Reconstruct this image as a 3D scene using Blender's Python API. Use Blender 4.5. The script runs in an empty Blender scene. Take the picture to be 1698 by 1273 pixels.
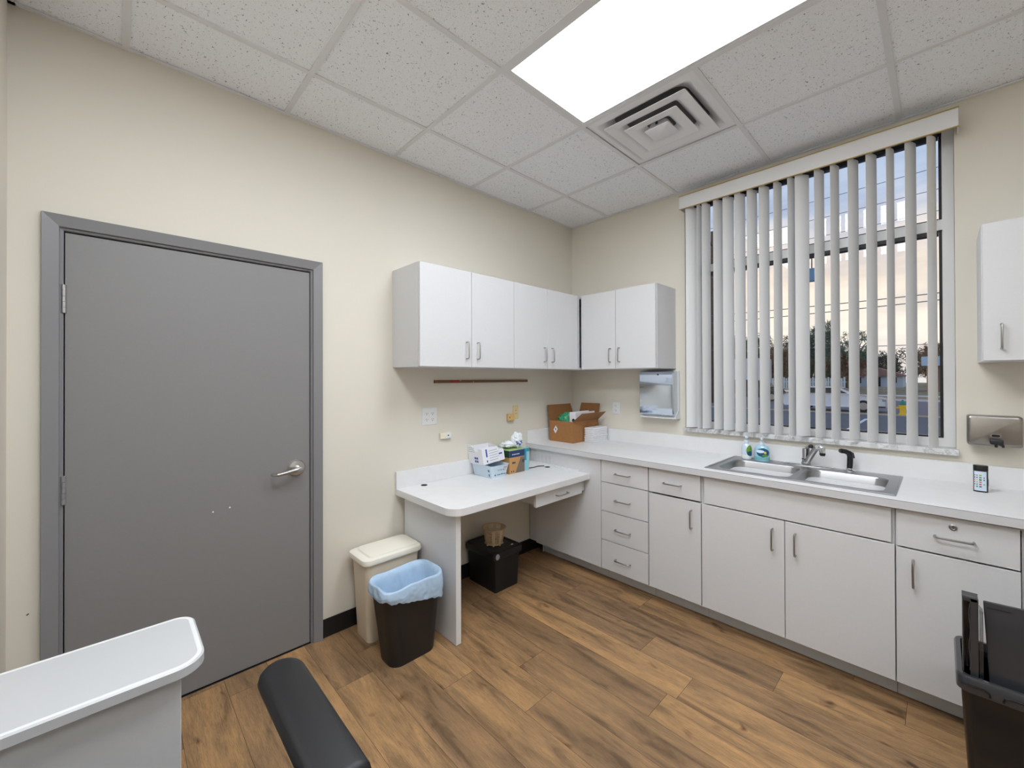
import bpy, bmesh, math, random
from mathutils import Vector, Matrix, noise
random.seed(7)
PI = math.pi
SC = bpy.context.scene
COL = SC.collection
R = math.radians

# ------------------------------------------------------------------ materials
MATS = {}
def mat(name, col, rough=.5, metal=0., spec=.5, bump=0., bscale=60., var=0., trans=0., alpha=1., coat=0., stretch=None):
    if name in MATS: return MATS[name]
    m = bpy.data.materials.new(name); m.use_nodes = True
    nt = m.node_tree; b = nt.nodes['Principled BSDF']
    b.inputs['Base Color'].default_value = (*col, 1); b.inputs['Roughness'].default_value = rough
    b.inputs['Metallic'].default_value = metal; b.inputs['Specular IOR Level'].default_value = spec
    b.inputs['Transmission Weight'].default_value = trans; b.inputs['Alpha'].default_value = alpha
    b.inputs['Coat Weight'].default_value = coat
    if bump or var:
        tc = nt.nodes.new('ShaderNodeTexCoord'); mp = nt.nodes.new('ShaderNodeMapping')
        if stretch: mp.inputs['Scale'].default_value = stretch
        n = nt.nodes.new('ShaderNodeTexNoise'); n.inputs['Scale'].default_value = bscale; n.inputs['Detail'].default_value = 4
        nt.links.new(tc.outputs['Object'], mp.inputs['Vector']); nt.links.new(mp.outputs['Vector'], n.inputs['Vector'])
        if bump:
            bp = nt.nodes.new('ShaderNodeBump'); bp.inputs['Strength'].default_value = bump; bp.inputs['Distance'].default_value = .002
            nt.links.new(n.outputs['Fac'], bp.inputs['Height']); nt.links.new(bp.outputs['Normal'], b.inputs['Normal'])
        if var:
            r = nt.nodes.new('ShaderNodeValToRGB')
            r.color_ramp.elements[0].color = (*[max(0, c*(1-var)) for c in col], 1); r.color_ramp.elements[0].position = .3
            r.color_ramp.elements[1].color = (*[min(1, c*(1+var)) for c in col], 1); r.color_ramp.elements[1].position = .7
            nt.links.new(n.outputs['Fac'], r.inputs['Fac']); nt.links.new(r.outputs['Color'], b.inputs['Base Color'])
    MATS[name] = m
    return m
def emis(name, col, s):
    m = bpy.data.materials.new(name); m.use_nodes = True; nt = m.node_tree; nt.nodes.clear()
    e = nt.nodes.new('ShaderNodeEmission'); e.inputs['Color'].default_value = (*col, 1); e.inputs['Strength'].default_value = s
    o = nt.nodes.new('ShaderNodeOutputMaterial'); nt.links.new(e.outputs[0], o.inputs[0]); MATS[name] = m
    return m
def srgb(r, g, b):
    f = lambda c: (c/255/12.92 if c <= 10 else ((c/255+.055)/1.055)**2.4)
    return (f(r), f(g), f(b))

WALL = mat('wall_paint', srgb(221, 215, 203), .75, bump=.08, bscale=220, spec=.3)
LAM = mat('white_laminate', srgb(213, 213, 215), .42, var=.012, bscale=90, spec=.4)
TOPL = mat('worktop_laminate', srgb(227, 227, 228), .36, var=.02, bscale=14, spec=.4)
EDGE = mat('laminate_edge', srgb(205, 205, 208), .4)
TOE = mat('toe_kick_vinyl', srgb(206, 210, 216), .6)
DOORG = mat('grey_door_paint', srgb(134, 132, 133), .45, bump=.05, bscale=120, var=.015, spec=.4)
FRAMEG = mat('grey_frame_paint', srgb(132, 131, 134), .4, spec=.45)
DARK = mat('dark_gap', (.012, .012, .013), .8)
STEEL = mat('brushed_steel', (.40, .40, .41), .36, 1., bump=.05, bscale=300, stretch=(1, 20, 20))
NICK = mat('satin_nickel', (.42, .41, .40), .32, 1.)
CHROME = mat('chrome', (.80, .82, .85), .06, 1.)
DARKST = mat('worn_stainless', (.33, .31, .29), .30, 1., var=.12, bscale=14, bump=.03, stretch=(1, 6, 1))
BLKP = mat('black_plastic', (.012, .012, .014), .42, bump=.1, bscale=260)
BLKG = mat('glossy_black_plastic', (.008, .009, .011), .13)
BLKM = mat('matte_black_plastic', (.007, .007, .008), .6)
BASEB = mat('black_vinyl_base', (.008, .008, .009), .45)
VINYL = mat('dark_grey_upholstery', (.012, .0122, .014), .5, bump=.2, bscale=500)
CREAM = mat('cream_plastic', srgb(226, 213, 193), .45)
CREAML = mat('cream_lid_plastic', srgb(238, 233, 220), .4)
LINER = mat('blue_liner_film', srgb(178, 204, 230), .36, var=.07, bscale=22, bump=.35, coat=.2)
TAN = mat('tan_plastic', srgb(206, 183, 150), .5)
CARD = mat('brown_cardboard', srgb(160, 112, 66), .8, var=.06, bscale=40, bump=.1)
CARDIN = mat('cardboard_inside', srgb(142, 98, 58), .85, var=.05, bscale=40)
PAPER = mat('white_paper', srgb(232, 233, 238), .8)
WPLAS = mat('white_plastic', srgb(228, 229, 229), .4)
GREYPL = mat('grey_plastic', srgb(150, 156, 165), .4)
YELPL = mat('yellowed_plastic', srgb(222, 202, 154), .45)
IVORY = mat('ivory_plastic', srgb(232, 226, 206), .45)
SLOT = mat('socket_slot', (.05, .05, .05), .6)
VANE = mat('blind_vane_fabric', srgb(226, 226, 226), .6, bump=.05, bscale=300)
VALW = mat('valance_white', srgb(226, 226, 226), .4)
GOLD = mat('valance_gold_edge', srgb(186, 160, 96), .35, .5)
WINW = mat('window_frame_white', srgb(222, 222, 222), .45)
GASK = mat('window_gasket_dark', (.010, .009, .009), .5)
ALU = mat('white_metal_grid', srgb(226, 227, 230), .45)
VENTM = mat('diffuser_white_metal', srgb(236, 237, 240), .4)
VENTD = mat('duct_grey', srgb(120, 120, 122), .6)
NAVY = mat('navy_print', srgb(28, 56, 104), .5)
TEAL = mat('teal_print', srgb(30, 150, 170), .5)
TEALL = mat('pale_teal_print', srgb(150, 205, 218), .5)
TANC = mat('kraft_print', srgb(196, 150, 96), .6)
TAUPE = mat('taupe_print', srgb(120, 108, 98), .6)
LIME = mat('lime_green_card', srgb(166, 192, 130), .6)
BLUEI = mat('blue_ink', srgb(50, 82, 160), .6)
GREYI = mat('grey_ink', srgb(110, 122, 150), .6)
PINKI = mat('pink_ink', srgb(225, 140, 130), .6)
TUB = mat('pale_blue_tub', srgb(206, 224, 238), .35)
GREENB = mat('green_netting', srgb(58, 150, 108), .3, var=.75, bscale=55, bump=.5)
FILM = mat('clear_film', srgb(232, 236, 242), .12, coat=.6, var=.05, bscale=30)
DKGRN = mat('dark_green_card', srgb(22, 70, 40), .6)
BROWNW = mat('brown_wood_strip', srgb(112, 80, 54), .6, var=.2, bscale=30, stretch=(1, 1, 8))
RED = mat('red_paint', srgb(150, 48, 38), .6)

def marble():
    m = mat('marble_sill', srgb(214, 214, 214), .25); nt = m.node_tree; b = nt.nodes['Principled BSDF']
    tc = nt.nodes.new('ShaderNodeTexCoord'); n = nt.nodes.new('ShaderNodeTexNoise'); n.inputs['Scale'].default_value = 7; n.inputs['Detail'].default_value = 8; n.inputs['Distortion'].default_value = 2.5
    r = nt.nodes.new('ShaderNodeValToRGB'); e = r.color_ramp.elements
    e[0].position = .40; e[0].color = (*srgb(226, 226, 226), 1); e[1].position = .62; e[1].color = (*srgb(206, 206, 206), 1)
    x = e.new(.52); x.color = (*srgb(190, 190, 192), 1); x = e.new(.47); x.color = (*srgb(226, 226, 226), 1); x = e.new(.57); x.color = (*srgb(222, 222, 222), 1)
    nt.links.new(tc.outputs['Object'], n.inputs['Vector']); nt.links.new(n.outputs['Fac'], r.inputs['Fac']); nt.links.new(r.outputs['Color'], b.inputs['Base Color'])
    return m
MARBLE = marble()

def ceiling_mat():
    m = mat('acoustic_tile', srgb(210, 210, 212), .85, spec=.2); nt = m.node_tree; b = nt.nodes['Principled BSDF']
    tc = nt.nodes.new('ShaderNodeTexCoord')
    def N(s, d=2., dist=0.):
        n = nt.nodes.new('ShaderNodeTexNoise'); n.inputs['Scale'].default_value = s; n.inputs['Detail'].default_value = d; n.inputs['Distortion'].default_value = dist
        nt.links.new(tc.outputs['Object'], n.inputs['Vector']); return n
    def ramp(src, p0, c0, p1, c1):
        r = nt.nodes.new('ShaderNodeValToRGB'); e = r.color_ramp.elements
        e[0].position = p0; e[0].color = (*c0, 1); e[1].position = p1; e[1].color = (*c1, 1); nt.links.new(src, r.inputs['Fac']); return r
    def mul(a, c):
        x = nt.nodes.new('ShaderNodeMix'); x.data_type = 'RGBA'; x.blend_type = 'MULTIPLY'; x.inputs['Factor'].default_value = 1
        nt.links.new(a, x.inputs['A']); nt.links.new(c, x.inputs['B']); return x.outputs['Result']
    fine = ramp(N(330, 2).outputs['Fac'], .32, (.84, .84, .84), .48, (1, 1, 1))
    pit = ramp(N(125, 3, .9).outputs['Fac'], .315, (.25, .25, .25), .36, (1, 1, 1))
    base = nt.nodes.new('ShaderNodeRGB'); base.outputs[0].default_value = (*srgb(247, 250, 255), 1)
    nt.links.new(mul(mul(base.outputs[0], fine.outputs['Color']), pit.outputs['Color']), b.inputs['Base Color'])
    bp = nt.nodes.new('ShaderNodeBump'); bp.inputs['Strength'].default_value = .35; bp.inputs['Distance'].default_value = .003
    nt.links.new(pit.outputs['Color'], bp.inputs['Height']); nt.links.new(bp.outputs['Normal'], b.inputs['Normal'])
    return m
TILE = ceiling_mat()

def floor_mat():
    m = mat('wood_plank', srgb(140, 105, 72), .42, spec=.4); nt = m.node_tree; b = nt.nodes['Principled BSDF']; L = nt.links.new
    at = nt.nodes.new('ShaderNodeAttribute'); at.attribute_name = 'plank'
    sep = nt.nodes.new('ShaderNodeSeparateColor'); L(at.outputs['Color'], sep.inputs[0])
    tc = nt.nodes.new('ShaderNodeTexCoord')
    off = nt.nodes.new('ShaderNodeVectorMath'); off.operation = 'SCALE'; off.inputs['Scale'].default_value = 23.
    L(at.outputs['Color'], off.inputs[0])
    add = nt.nodes.new('ShaderNodeVectorMath'); add.operation = 'ADD'; L(tc.outputs['Object'], add.inputs[0]); L(off.outputs[0], add.inputs[1])
    def N(sc, s, d=5., dist=0., rough=.6):
        mp = nt.nodes.new('ShaderNodeMapping'); mp.inputs['Scale'].default_value = sc; L(add.outputs[0], mp.inputs['Vector'])
        n = nt.nodes.new('ShaderNodeTexNoise'); n.inputs['Scale'].default_value = s; n.inputs['Detail'].default_value = d
        n.inputs['Distortion'].default_value = dist; n.inputs['Roughness'].default_value = rough; L(mp.outputs[0], n.inputs['Vector']); return n.outputs['Fac']
    def ramp(src, stops):
        r = nt.nodes.new('ShaderNodeValToRGB'); e = r.color_ramp.elements
        while len(e) < len(stops): e.new(.5)
        for q, (p, c) in zip(e, stops): q.position = p; q.color = (*c, 1)
        L(src, r.inputs['Fac']); return r.outputs['Color']
    def mix(a, c, f=1., mode='MULTIPLY'):
        x = nt.nodes.new('ShaderNodeMix'); x.data_type = 'RGBA'; x.blend_type = mode
        if isinstance(f, float): x.inputs['Factor'].default_value = f
        else: L(f, x.inputs['Factor'])
        L(a, x.inputs['A']); L(c, x.inputs['B']); return x.outputs['Result']
    tone = ramp(sep.outputs[0], [(0, srgb(146, 116, 86)), (.35, srgb(157, 125, 92)), (.65, srgb(167, 132, 95)), (1, srgb(180, 142, 100))])
    broad = ramp(N((.9, 5.5, 1), 2.6, 4, .6), [(.31, (.44, .43, .43)), (.48, (.86, .86, .86)), (.67, (1.20, 1.15, 1.05))])
    grain = ramp(N((4.5, 120, 1), 4., 8, .5, .75), [(.30, (.52, .51, .50)), (.50, (1, 1, 1)), (.72, (1.24, 1.22, 1.18))])
    ring = ramp(N((2.6, 12, 1), 3.2, 3, 2.6), [(.45, (1, 1, 1)), (.485, (.74, .72, .70)), (.50, (1.06, 1.05, 1.03)), (.52, (.80, .78, .76)), (.56, (1, 1, 1))])
    knot = ramp(N((3.2, 7, 1), 1.75, 2, .5), [(.235, (.28, .24, .21)), (.29, (.66, .62, .60)), (.37, (1, 1, 1))])
    c = mix(mix(mix(mix(tone, broad), grain), ring, .6), knot)
    L(c, b.inputs['Base Color'])
    bp = nt.nodes.new('ShaderNodeBump'); bp.inputs['Strength'].default_value = .12; bp.inputs['Distance'].default_value = .001
    L(grain, bp.inputs['Height']); L(bp.outputs['Normal'], b.inputs['Normal'])
    return m
PLANK = floor_mat()

def glass_mat():
    m = bpy.data.materials.new('window_glass'); m.use_nodes = True; nt = m.node_tree; nt.nodes.clear()
    t = nt.nodes.new('ShaderNodeBsdfTransparent'); g = nt.nodes.new('ShaderNodeBsdfGlossy'); g.inputs['Roughness'].default_value = .01
    f = nt.nodes.new('ShaderNodeFresnel'); f.inputs['IOR'].default_value = 1.35
    x = nt.nodes.new('ShaderNodeMixShader'); o = nt.nodes.new('ShaderNodeOutputMaterial')
    nt.links.new(f.outputs[0], x.inputs[0]); nt.links.new(t.outputs[0], x.inputs[1]); nt.links.new(g.outputs[0], x.inputs[2]); nt.links.new(x.outputs[0], o.inputs[0])
    return m
GLASS = glass_mat()

# ------------------------------------------------------------------ mesh helpers
class B:
    def __init__(s): s.bm = bmesh.new(); s.M = Matrix.Identity(4); s.mi = 0
    def _fin(s, vs, faces=None):
        for v in vs: v.co = s.M @ v.co
        fs = faces if faces is not None else {f for v in vs for f in v.link_faces}
        for f in fs: f.material_index = s.mi
    def box(s, x0, x1, y0, y1, z0, z1, bev=0., seg=2):
        bm = s.bm
        r = bmesh.ops.create_cube(bm, size=1.)
        vs = r['verts']
        for v in vs: v.co = Vector(((x0+x1)/2+v.co.x*(x1-x0), (y0+y1)/2+v.co.y*(y1-y0), (z0+z1)/2+v.co.z*(z1-z0)))
        if bev > 0:
            es = list({e for v in vs for e in v.link_edges})
            rr = bmesh.ops.bevel(bm, geom=es, offset=bev, segments=seg, profile=.5, affect='EDGES', clamp_overlap=True)
            vs = list({v for f in rr['faces'] for v in f.verts} | {v for v in vs if v.is_valid})
        s._fin(vs); return s
    def loft(s, rings, cap0=True, cap1=True, closed=True):
        bm = s.bm; V = [[bm.verts.new(Vector(p)) for p in r] for r in rings]; n = len(rings[0]); fs = []
        for a, b in zip(V, V[1:]):
            for i in range(n if closed else n-1):
                j = (i+1) % n
                try: fs.append(bm.faces.new((a[i], a[j], b[j], b[i])))
                except ValueError: pass
        if cap0 and closed: fs.append(bm.faces.new(list(reversed(V[0]))))
        if cap1 and closed: fs.append(bm.faces.new(V[-1]))
        s._fin([v for r in V for v in r], fs); return s
    def lathe(s, prof, c=(0, 0, 0), seg=28, sx=1., sy=1.):
        return s.loft([[(c[0]+r*sx*math.cos(2*PI*k/seg), c[1]+r*sy*math.sin(2*PI*k/seg), c[2]+z) for k in range(seg)] for r, z in prof])
    def tube(s, pts, r, seg=10):
        P = [Vector(p) for p in pts]; rings = []; up = None
        rs = r if isinstance(r, (list, tuple)) else [r]*len(P)
        for i, p in enumerate(P):
            t = (P[min(i+1, len(P)-1)]-P[max(i-1, 0)]).normalized()
            if up is None: up = t.orthogonal().normalized()
            up = (up-t*up.dot(t)).normalized(); w = t.cross(up)
            rings.append([p+(up*math.cos(2*PI*k/seg)+w*math.sin(2*PI*k/seg))*rs[i] for k in range(seg)])
        return s.loft(rings)
    def cyl(s, p0, p1, r, r1=None, seg=24): return s.tube([p0, p1], [r, r if r1 is None else r1], seg)
    def prism(s, poly, axis, a, b):
        def P(u, v, w): return {'z': (u, v, w), 'y': (u, w, v), 'x': (w, u, v)}[axis]
        return s.loft([[P(u, v, a) for u, v in poly], [P(u, v, b) for u, v in poly]])
    def quad(s, *ps):
        vs = [s.bm.verts.new(Vector(p)) for p in ps]; f = s.bm.faces.new(vs); s._fin(vs, [f]); return s
    def blob(s, c, r, seed=0, amp=.2, freq=2., sub=3, sharp=False):
        q = bmesh.ops.create_icosphere(s.bm, subdivisions=sub, radius=1.)
        for v in q['verts']:
            n = v.co.normalized(); d = noise.fractal(n*freq+Vector((seed*7.1, seed*3.3, 0)), .9, 2., 3) if not sharp else abs(noise.noise(n*freq+Vector((seed, 0, 0))))+.5*abs(noise.noise(n*freq*2.3+Vector((0, seed, 0))))
            v.co = Vector(c)+Vector((n.x*r[0], n.y*r[1], n.z*r[2]))*(1+amp*d)
        s._fin(q['verts']); return s
ORI = {}
def obj(name, b, m, parent=None, smooth=False, label=None):
    bmesh.ops.recalc_face_normals(b.bm, faces=b.bm.faces[:])
    o0 = ORI.get(parent.name, Vector()) if parent else Vector()
    for v in b.bm.verts: v.co -= o0
    me = bpy.data.meshes.new(name); b.bm.to_mesh(me); b.bm.free()
    for x in (m if isinstance(m, (list, tuple)) else [m]): me.materials.append(x)
    o = bpy.data.objects.new(name, me); COL.objects.link(o)
    if parent: o.parent = parent; ORI[o.name] = o0
    if smooth:
        for p in me.polygons: p.use_smooth = True
        try: me.set_sharp_from_angle(angle=R(35))
        except Exception: pass
    if label: o['label'] = label
    return o
def thing(name, label, cat, loc=(0, 0, 0), group=None):
    o = bpy.data.objects.new(name, None); o.empty_display_size = .05; COL.objects.link(o); o.location = loc
    o['label'] = label; o['category'] = cat
    if group: o['group'] = group
    ORI[o.name] = Vector(loc)
    return o
def tag(o, label, cat, group=None, kind=None):
    o['label'] = label; o['category'] = cat
    if group: o['group'] = group
    if kind: o['kind'] = kind
    return o
def struct(name, b=None, m=None, parent=None, smooth=False, label=None):
    if b is None:
        o = bpy.data.objects.new(name, None); COL.objects.link(o); ORI[o.name] = Vector()
    else: o = obj(name, b, m, parent, smooth)
    if parent is None: o['kind'] = 'structure'
    if label: o['label'] = label
    return o
def rrect(x0, x1, y0, y1, r, n=6):
    out = []
    for cx, cy, a0 in ((x1-r, y0+r, -90), (x1-r, y1-r, 0), (x0+r, y1-r, 90), (x0+r, y0+r, 180)):
        for k in range(n+1):
            a = R(a0+90*k/n); out.append((cx+r*math.cos(a), cy+r*math.sin(a)))
    return out
def grid_plate(b, xs, ys, holes, emit):
    for i in range(len(xs)-1):
        for j in range(len(ys)-1):
            cx, cy = (xs[i]+xs[i+1])/2, (ys[j]+ys[j+1])/2
            if any(h[0] < cx < h[1] and h[2] < cy < h[3] for h in holes): continue
            emit(b, xs[i], xs[i+1], ys[j], ys[j+1])

# ------------------------------------------------------------------ room shell
H = 2.861; XR = 4.75; YN = -3.40; G = .62
GX = [.4+G*k for k in range(-1, 8)]; GY = [-.598-G*k for k in range(-1, 6)]
LIGHT = (1.02, 2.26, -1.838, -1.218); VENT = (1.02, 1.64, -1.218, -.598); LIGHT2 = (1.02, 2.26, -3.078, -2.458); FILL_LIGHT = (2.88, 4.12, -3.078, -2.458)
# floor: one mesh, a face per plank
bm = bmesh.new(); lay = bm.faces.layers.float_color.new('plank'); W = .1815; LEN = 1.22
offs = {0: 1.078, 1: .643, 2: 1.291, 3: 1.571, 4: .31, 5: .93, 6: 1.148, 7: .79, 8: .26, 9: .445, 10: 1.05, 11: .145}
for k in range(-4, 17):
    y1 = -.553-W*k; y0 = y1-W
    y1c, y0c = min(y1, 0), max(y0, YN)
    if y1c <= y0c: continue
    x = offs.get(k, random.random()*LEN)
    while x > 0: x -= LEN
    while x < XR:
        a, c = max(x, 0), min(x+LEN, XR)
        if c > a:
            g = .0006
            f = bm.faces.new([bm.verts.new(p) for p in ((a+g, y0c+g, 0), (c-g, y0c+g, 0), (c-g, y1c-g, 0), (a+g, y1c-g, 0))])
            f[lay] = (random.random(), random.random(), random.random(), 1)
        x += LEN
me = bpy.data.meshes.new('floor'); bm.to_mesh(me); bm.free(); me.materials.append(PLANK)
FL = bpy.data.objects.new('floor', me); COL.objects.link(FL); FL['kind'] = 'structure'
b = B(); b.box(-.12, XR+.12, YN-.12, .14, -.12, -.0015); struct('trim_1', b, DARK)
# ceiling tiles + grid
b = B(); bg = B()
xs = sorted({0, XR, *[x for x in GX if 0 < x < XR]}); ys = sorted({0, YN, *[y for y in GY if YN < y < 0]})
def tile(b, x0, x1, y0, y1):
    b.box(x0+.006, x1-.006, y0+.006, y1-.006, H+.004+random.random()*.002, H+.02)
grid_plate(b, xs, ys, [LIGHT, VENT, LIGHT2, FILL_LIGHT], tile)
CE = struct('ceiling', b, TILE)
for x in xs[1:-1]:
    segs = [(YN, 0)]
    if LIGHT[0] < x-.01 and x < LIGHT[1]-.01: segs = [(YN, LIGHT2[2]), (LIGHT2[3], LIGHT[2]), (LIGHT[3], 0)]
    if FILL_LIGHT[0] < x-.01 and x < FILL_LIGHT[1]-.01: segs = [(YN, FILL_LIGHT[2]), (FILL_LIGHT[3], 0)]
    for a, c in segs: bg.box(x-.012, x+.012, a, c, H-.001, H+.006)
for y in ys[1:-1]:
    segs = [(0, XR)]
    for a, c in segs: bg.box(a, c, y-.012, y+.012, H-.0015, H+.0055)
for a in ((0, .02, YN, 0), (0, XR, -.02, 0), (XR-.02, XR, YN, 0), (0, XR, YN, YN+.02)): bg.box(*a, H-.0018, H+.003)
struct('trim_2', bg, ALU, label='white metal grid holding the ceiling tiles')
b = B(); b.box(-.12, XR+.12, YN-.12, .14, H+.3, H+.36); struct('trim_3', b, VENTD, label='slab above the hung ceiling')
# walls
TH = .14; WX0, WX1, WZ0, WZ1 = 1.072, 2.464, 1.050, 2.80
DY0, DY1, DZ = -3.2595, -2.330, 2.047
b = B(); b.box(-.12, 0, DY1, .14, 0, H+.3); b.box(-.12, 0, YN-.12, DY0, 0, H+.3); b.box(-.12, 0, DY0, DY1, DZ, H+.3); struct('wall_left', b, WALL)
b = B(); b.quad((.0006, -3.352, .560), (.0006, -3.346, .566), (.0006, -3.343, .563), (.0006, -3.349, .558)); obj('wall_scuff', b, DARK, bpy.data.objects['wall_left'])
b = B(); b.box(0, WX0, 0, TH, 0, H+.3); b.box(WX1, XR+.12, 0, TH, 0, H+.3); b.box(WX0, WX1, 0, TH, 0, WZ0); b.box(WX0, WX1, 0, TH, WZ1, H+.3); struct('wall_right', b, WALL)
b = B(); b.box(0, XR+.12, YN-.12, YN, 0, H+.3); struct('wall_near', b, WALL)
b = B(); b.box(XR, XR+.12, YN, 0, 0, H+.3); struct('wall_far', b, WALL)
def base(name, x0, x1, y0, y1):
    b = B(); b.box(x0, x1, y0, y1, 0.001, .103, .003); struct(name, b, BASEB)
b = B(); b.box(.0005, .008, -2.272, -1.780, .001, .103, .002); b.box(.0005, .008, -1.742, -.001, .001, .103, .002); b.box(.0005, .008, YN+.001, -3.318, .001, .103, .002); struct('baseboard_left', b, BASEB)
base('baseboard_near', 1.2, XR, YN+.0005, YN+.008); base('baseboard_far', XR-.008, XR-.0005, YN+.01, -.01)
base('baseboard_right', 3.13, XR-.01, -.008, -.0005)

# ------------------------------------------------------------------ door
D = struct('door_1', label='grey flush door in a grey metal frame'); D['kind'] = 'structure'
b = B()
FO0, FO1, FT = -3.3165, -2.2735, 2.1035
def casing(prof):   # mitred hollow metal casing: profile (inward distance, projection)
    rings = []
    for (y, z, sy, sz) in ((FO0, 0.001, 1, 0), (FO0, FT, 1, -1), (FO1, FT, -1, -1), (FO1, 0.001, -1, 0)):
        rings.append([(p, y+sy*t, z+sz*t) for t, p in prof])
    b.loft(rings)
casing([(0, .0005), (.0035, .024), (.048, .013), (.0505, -.004), (.0595, -.004), (.0595, -.07), (.058, -.119), (.057, .0005)])
obj('door_frame', b, FRAMEG, D)
b = B(); b.box(-.050, -.006, -3.2535, -2.3375, .006, 2.0375, .001, 1); slab = obj('door_slab', b, DOORG, D)
b = B(); b.box(-.118, -.075, DY0+.001, DY1-.001, .001, DZ-.002); obj('door_stop', b, DARK, D)
for z in (.24, 1.016, 1.775):
    b = B(); yb = DY0+.003
    for k in range(5): b.cyl((-.001, yb, z-.058+k*.0225), (-.001, yb, z-.058+k*.0225+.0215), .0075, seg=14)
    b.box(-.007, -.004, yb, yb+.006, z-.055, z+.055)
    obj('hinge', b, [FRAMEG if z < 1.5 else mat('worn_hinge_steel', (.5, .5, .5), .35, 1.)], D, True)
hy, hz = -2.405, .975
HN = thing_handle = None
b = B()
def xl(b, prof, c, seg=32):   # lathe about x
    b.loft([[(c[0]+x, c[1]+r*math.cos(2*PI*k/seg), c[2]+r*math.sin(2*PI*k/seg)) for k in range(seg)] for r, x in prof])
xl(b, [(.0435, 0), (.0435, .006), (.038, .013), (.026, .016), (.020, .018)], (-.0055, hy, hz)); hd = obj('door_handle', b, mat('lever_nickel', (.58, .57, .56), .3, 1.), D, True)
b = B(); xl(b, [(.015, 0), (.0135, .03), (.0135, .045)], (.010, hy, hz))
b.tube([(.050, hy+.010, hz), (.056, hy-.006, hz), (.058, hy-.03, hz-.003), (.060, hy-.075, hz-.010), (.060, hy-.108, hz-.014)], [.0105, .0115, .0105, .009, .0085], 12)
b.tube([(.060, hy-.104, hz-.014), (.045, hy-.120, hz-.014), (.022, hy-.122, hz-.014)], [.0085, .008, .007], 12)
obj('lever', b, MATS['lever_nickel'], hd, True)
for y, z in ((-2.705, .825), (-2.772, .818)):
    b = B(); xl(b, [(.004, 0), (.003, .0012)], (-.006, y, z), 10); obj('paint_chip', b, PAPER, slab)

# ------------------------------------------------------------------ window
Wn = struct('window_1', label='tall fixed window with white frame behind the vertical blind')
FY0, FY1 = .055, .115; fx0, fx1, fz0, fz1 = WX0+.001, WX1-.001, WZ0+.032, WZ1-.001
b = B()
b.box(fx0, 1.118, FY0, FY1, fz0, fz1); b.box(2.420, fx1, FY0, FY1, fz0, fz1); b.box(1.118, 2.420, FY0, FY1, fz0, 1.128); b.box(1.118, 2.420, FY0, FY1, 2.757, fz1)
obj('window_frame', b, WINW, Wn)
b = B(); b.box(1.118, 2.420, FY0+.004, FY1, 2.236, 2.291); obj('mullion', b, WINW, Wn)
b = B(); g = .012
for z0, z1 in ((1.128, 2.236), (2.291, 2.757)):
    b.box(1.1185, 1.1185+g, .07, .108, z0+.0005, z1-.0005); b.box(2.4195-g, 2.4195, .07, .108, z0+.0005, z1-.0005)
    b.box(1.131, 2.407, .07, .108, z0+.0005, z0+.008); b.box(1.131, 2.407, .062, .108, z1-.022, z1-.0005)
obj('gasket', b, GASK, Wn)
for z0, z1 in ((1.1365, 2.213), (2.2995, 2.7345)):
    b = B(); b.box(1.131, 2.407, .088, .092, z0, z1); obj('pane', b, GLASS, Wn)
b = B(); b.box(WX0+.0005, WX1-.0005, -.0005, FY1+.02, WZ0+.0005, WZ0+.031); b.box(1.066, 2.474, -.032, -.0005, WZ0+.0005, WZ0+.031, .004); obj('window_sill', b, MARBLE, Wn)

# ------------------------------------------------------------------ vertical blind
VB = thing('vertical_blind', 'white vertical blind hanging open in front of the tall window', 'blind', (1.77, -.06, 2.70))
b = B(); b.box(1.078, 2.478, -.110, -.106, 2.695, 2.785, .001, 1); b.box(1.078, 1.082, -.106, -.003, 2.695, 2.785); b.box(2.474, 2.478, -.106, -.003, 2.695, 2.785)
val = obj('valance', b, VALW, VB)
b = B(); b.box(1.076, 2.480, -.1125, -.1055, 2.785, 2.790); b.box(1.076, 2.480, -.1125, -.1055, 2.690, 2.695); obj('valance_edging', b, GOLD, val)
b = B(); b.box(1.09, 2.466, -.085, -.035, 2.745, 2.785, .004); obj('headrail', b, ALU, VB)
for x, th in [(1.146, 51), (1.204, 88), (1.251, 72), (1.331, 67.5), (1.399, 59), (1.472, 61), (1.546, 64), (1.617, 63.5), (1.693, 72.5), (1.768, 74), (1.823, 47.5), (1.909, 66.5), (1.983, 70), (2.067, 64), (2.146, 64), (2.224, 72), (2.304, 63), (2.382, 68.5)]:
    a = R(th); ca, sa = math.cos(a), math.sin(a); n = 7; ring = []
    for side in (0, 1):
        for k in (range(n) if side == 0 else reversed(range(n))):
            t = (k/(n-1)-.5)*.089; bow = .007*(1-(t/.0445)**2)+(.0011 if side else 0)
            ring.append((x+t*ca+bow*sa, -.06+t*sa-bow*ca))
    tw = R(random.uniform(-2, 2)); zb = 1.090+random.uniform(0, .006)
    rings = []
    for k, z in enumerate((zb, 1.6, 2.15, 2.70)):
        q = tw*(1-k/3); c, s_ = math.cos(q), math.sin(q)
        rings.append([(x+(px-x)*c-(py+.06)*s_, -.06+(px-x)*s_+(py+.06)*c, z) for px, py in ring])
    b = B(); b.loft(rings); vane = obj('vane', b, VANE, VB, True)
    b = B(); b.box(x-.003, x+.003, -.063, -.057, 2.702, 2.744); obj('hanger_clip', b, ALU, vane)

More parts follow.
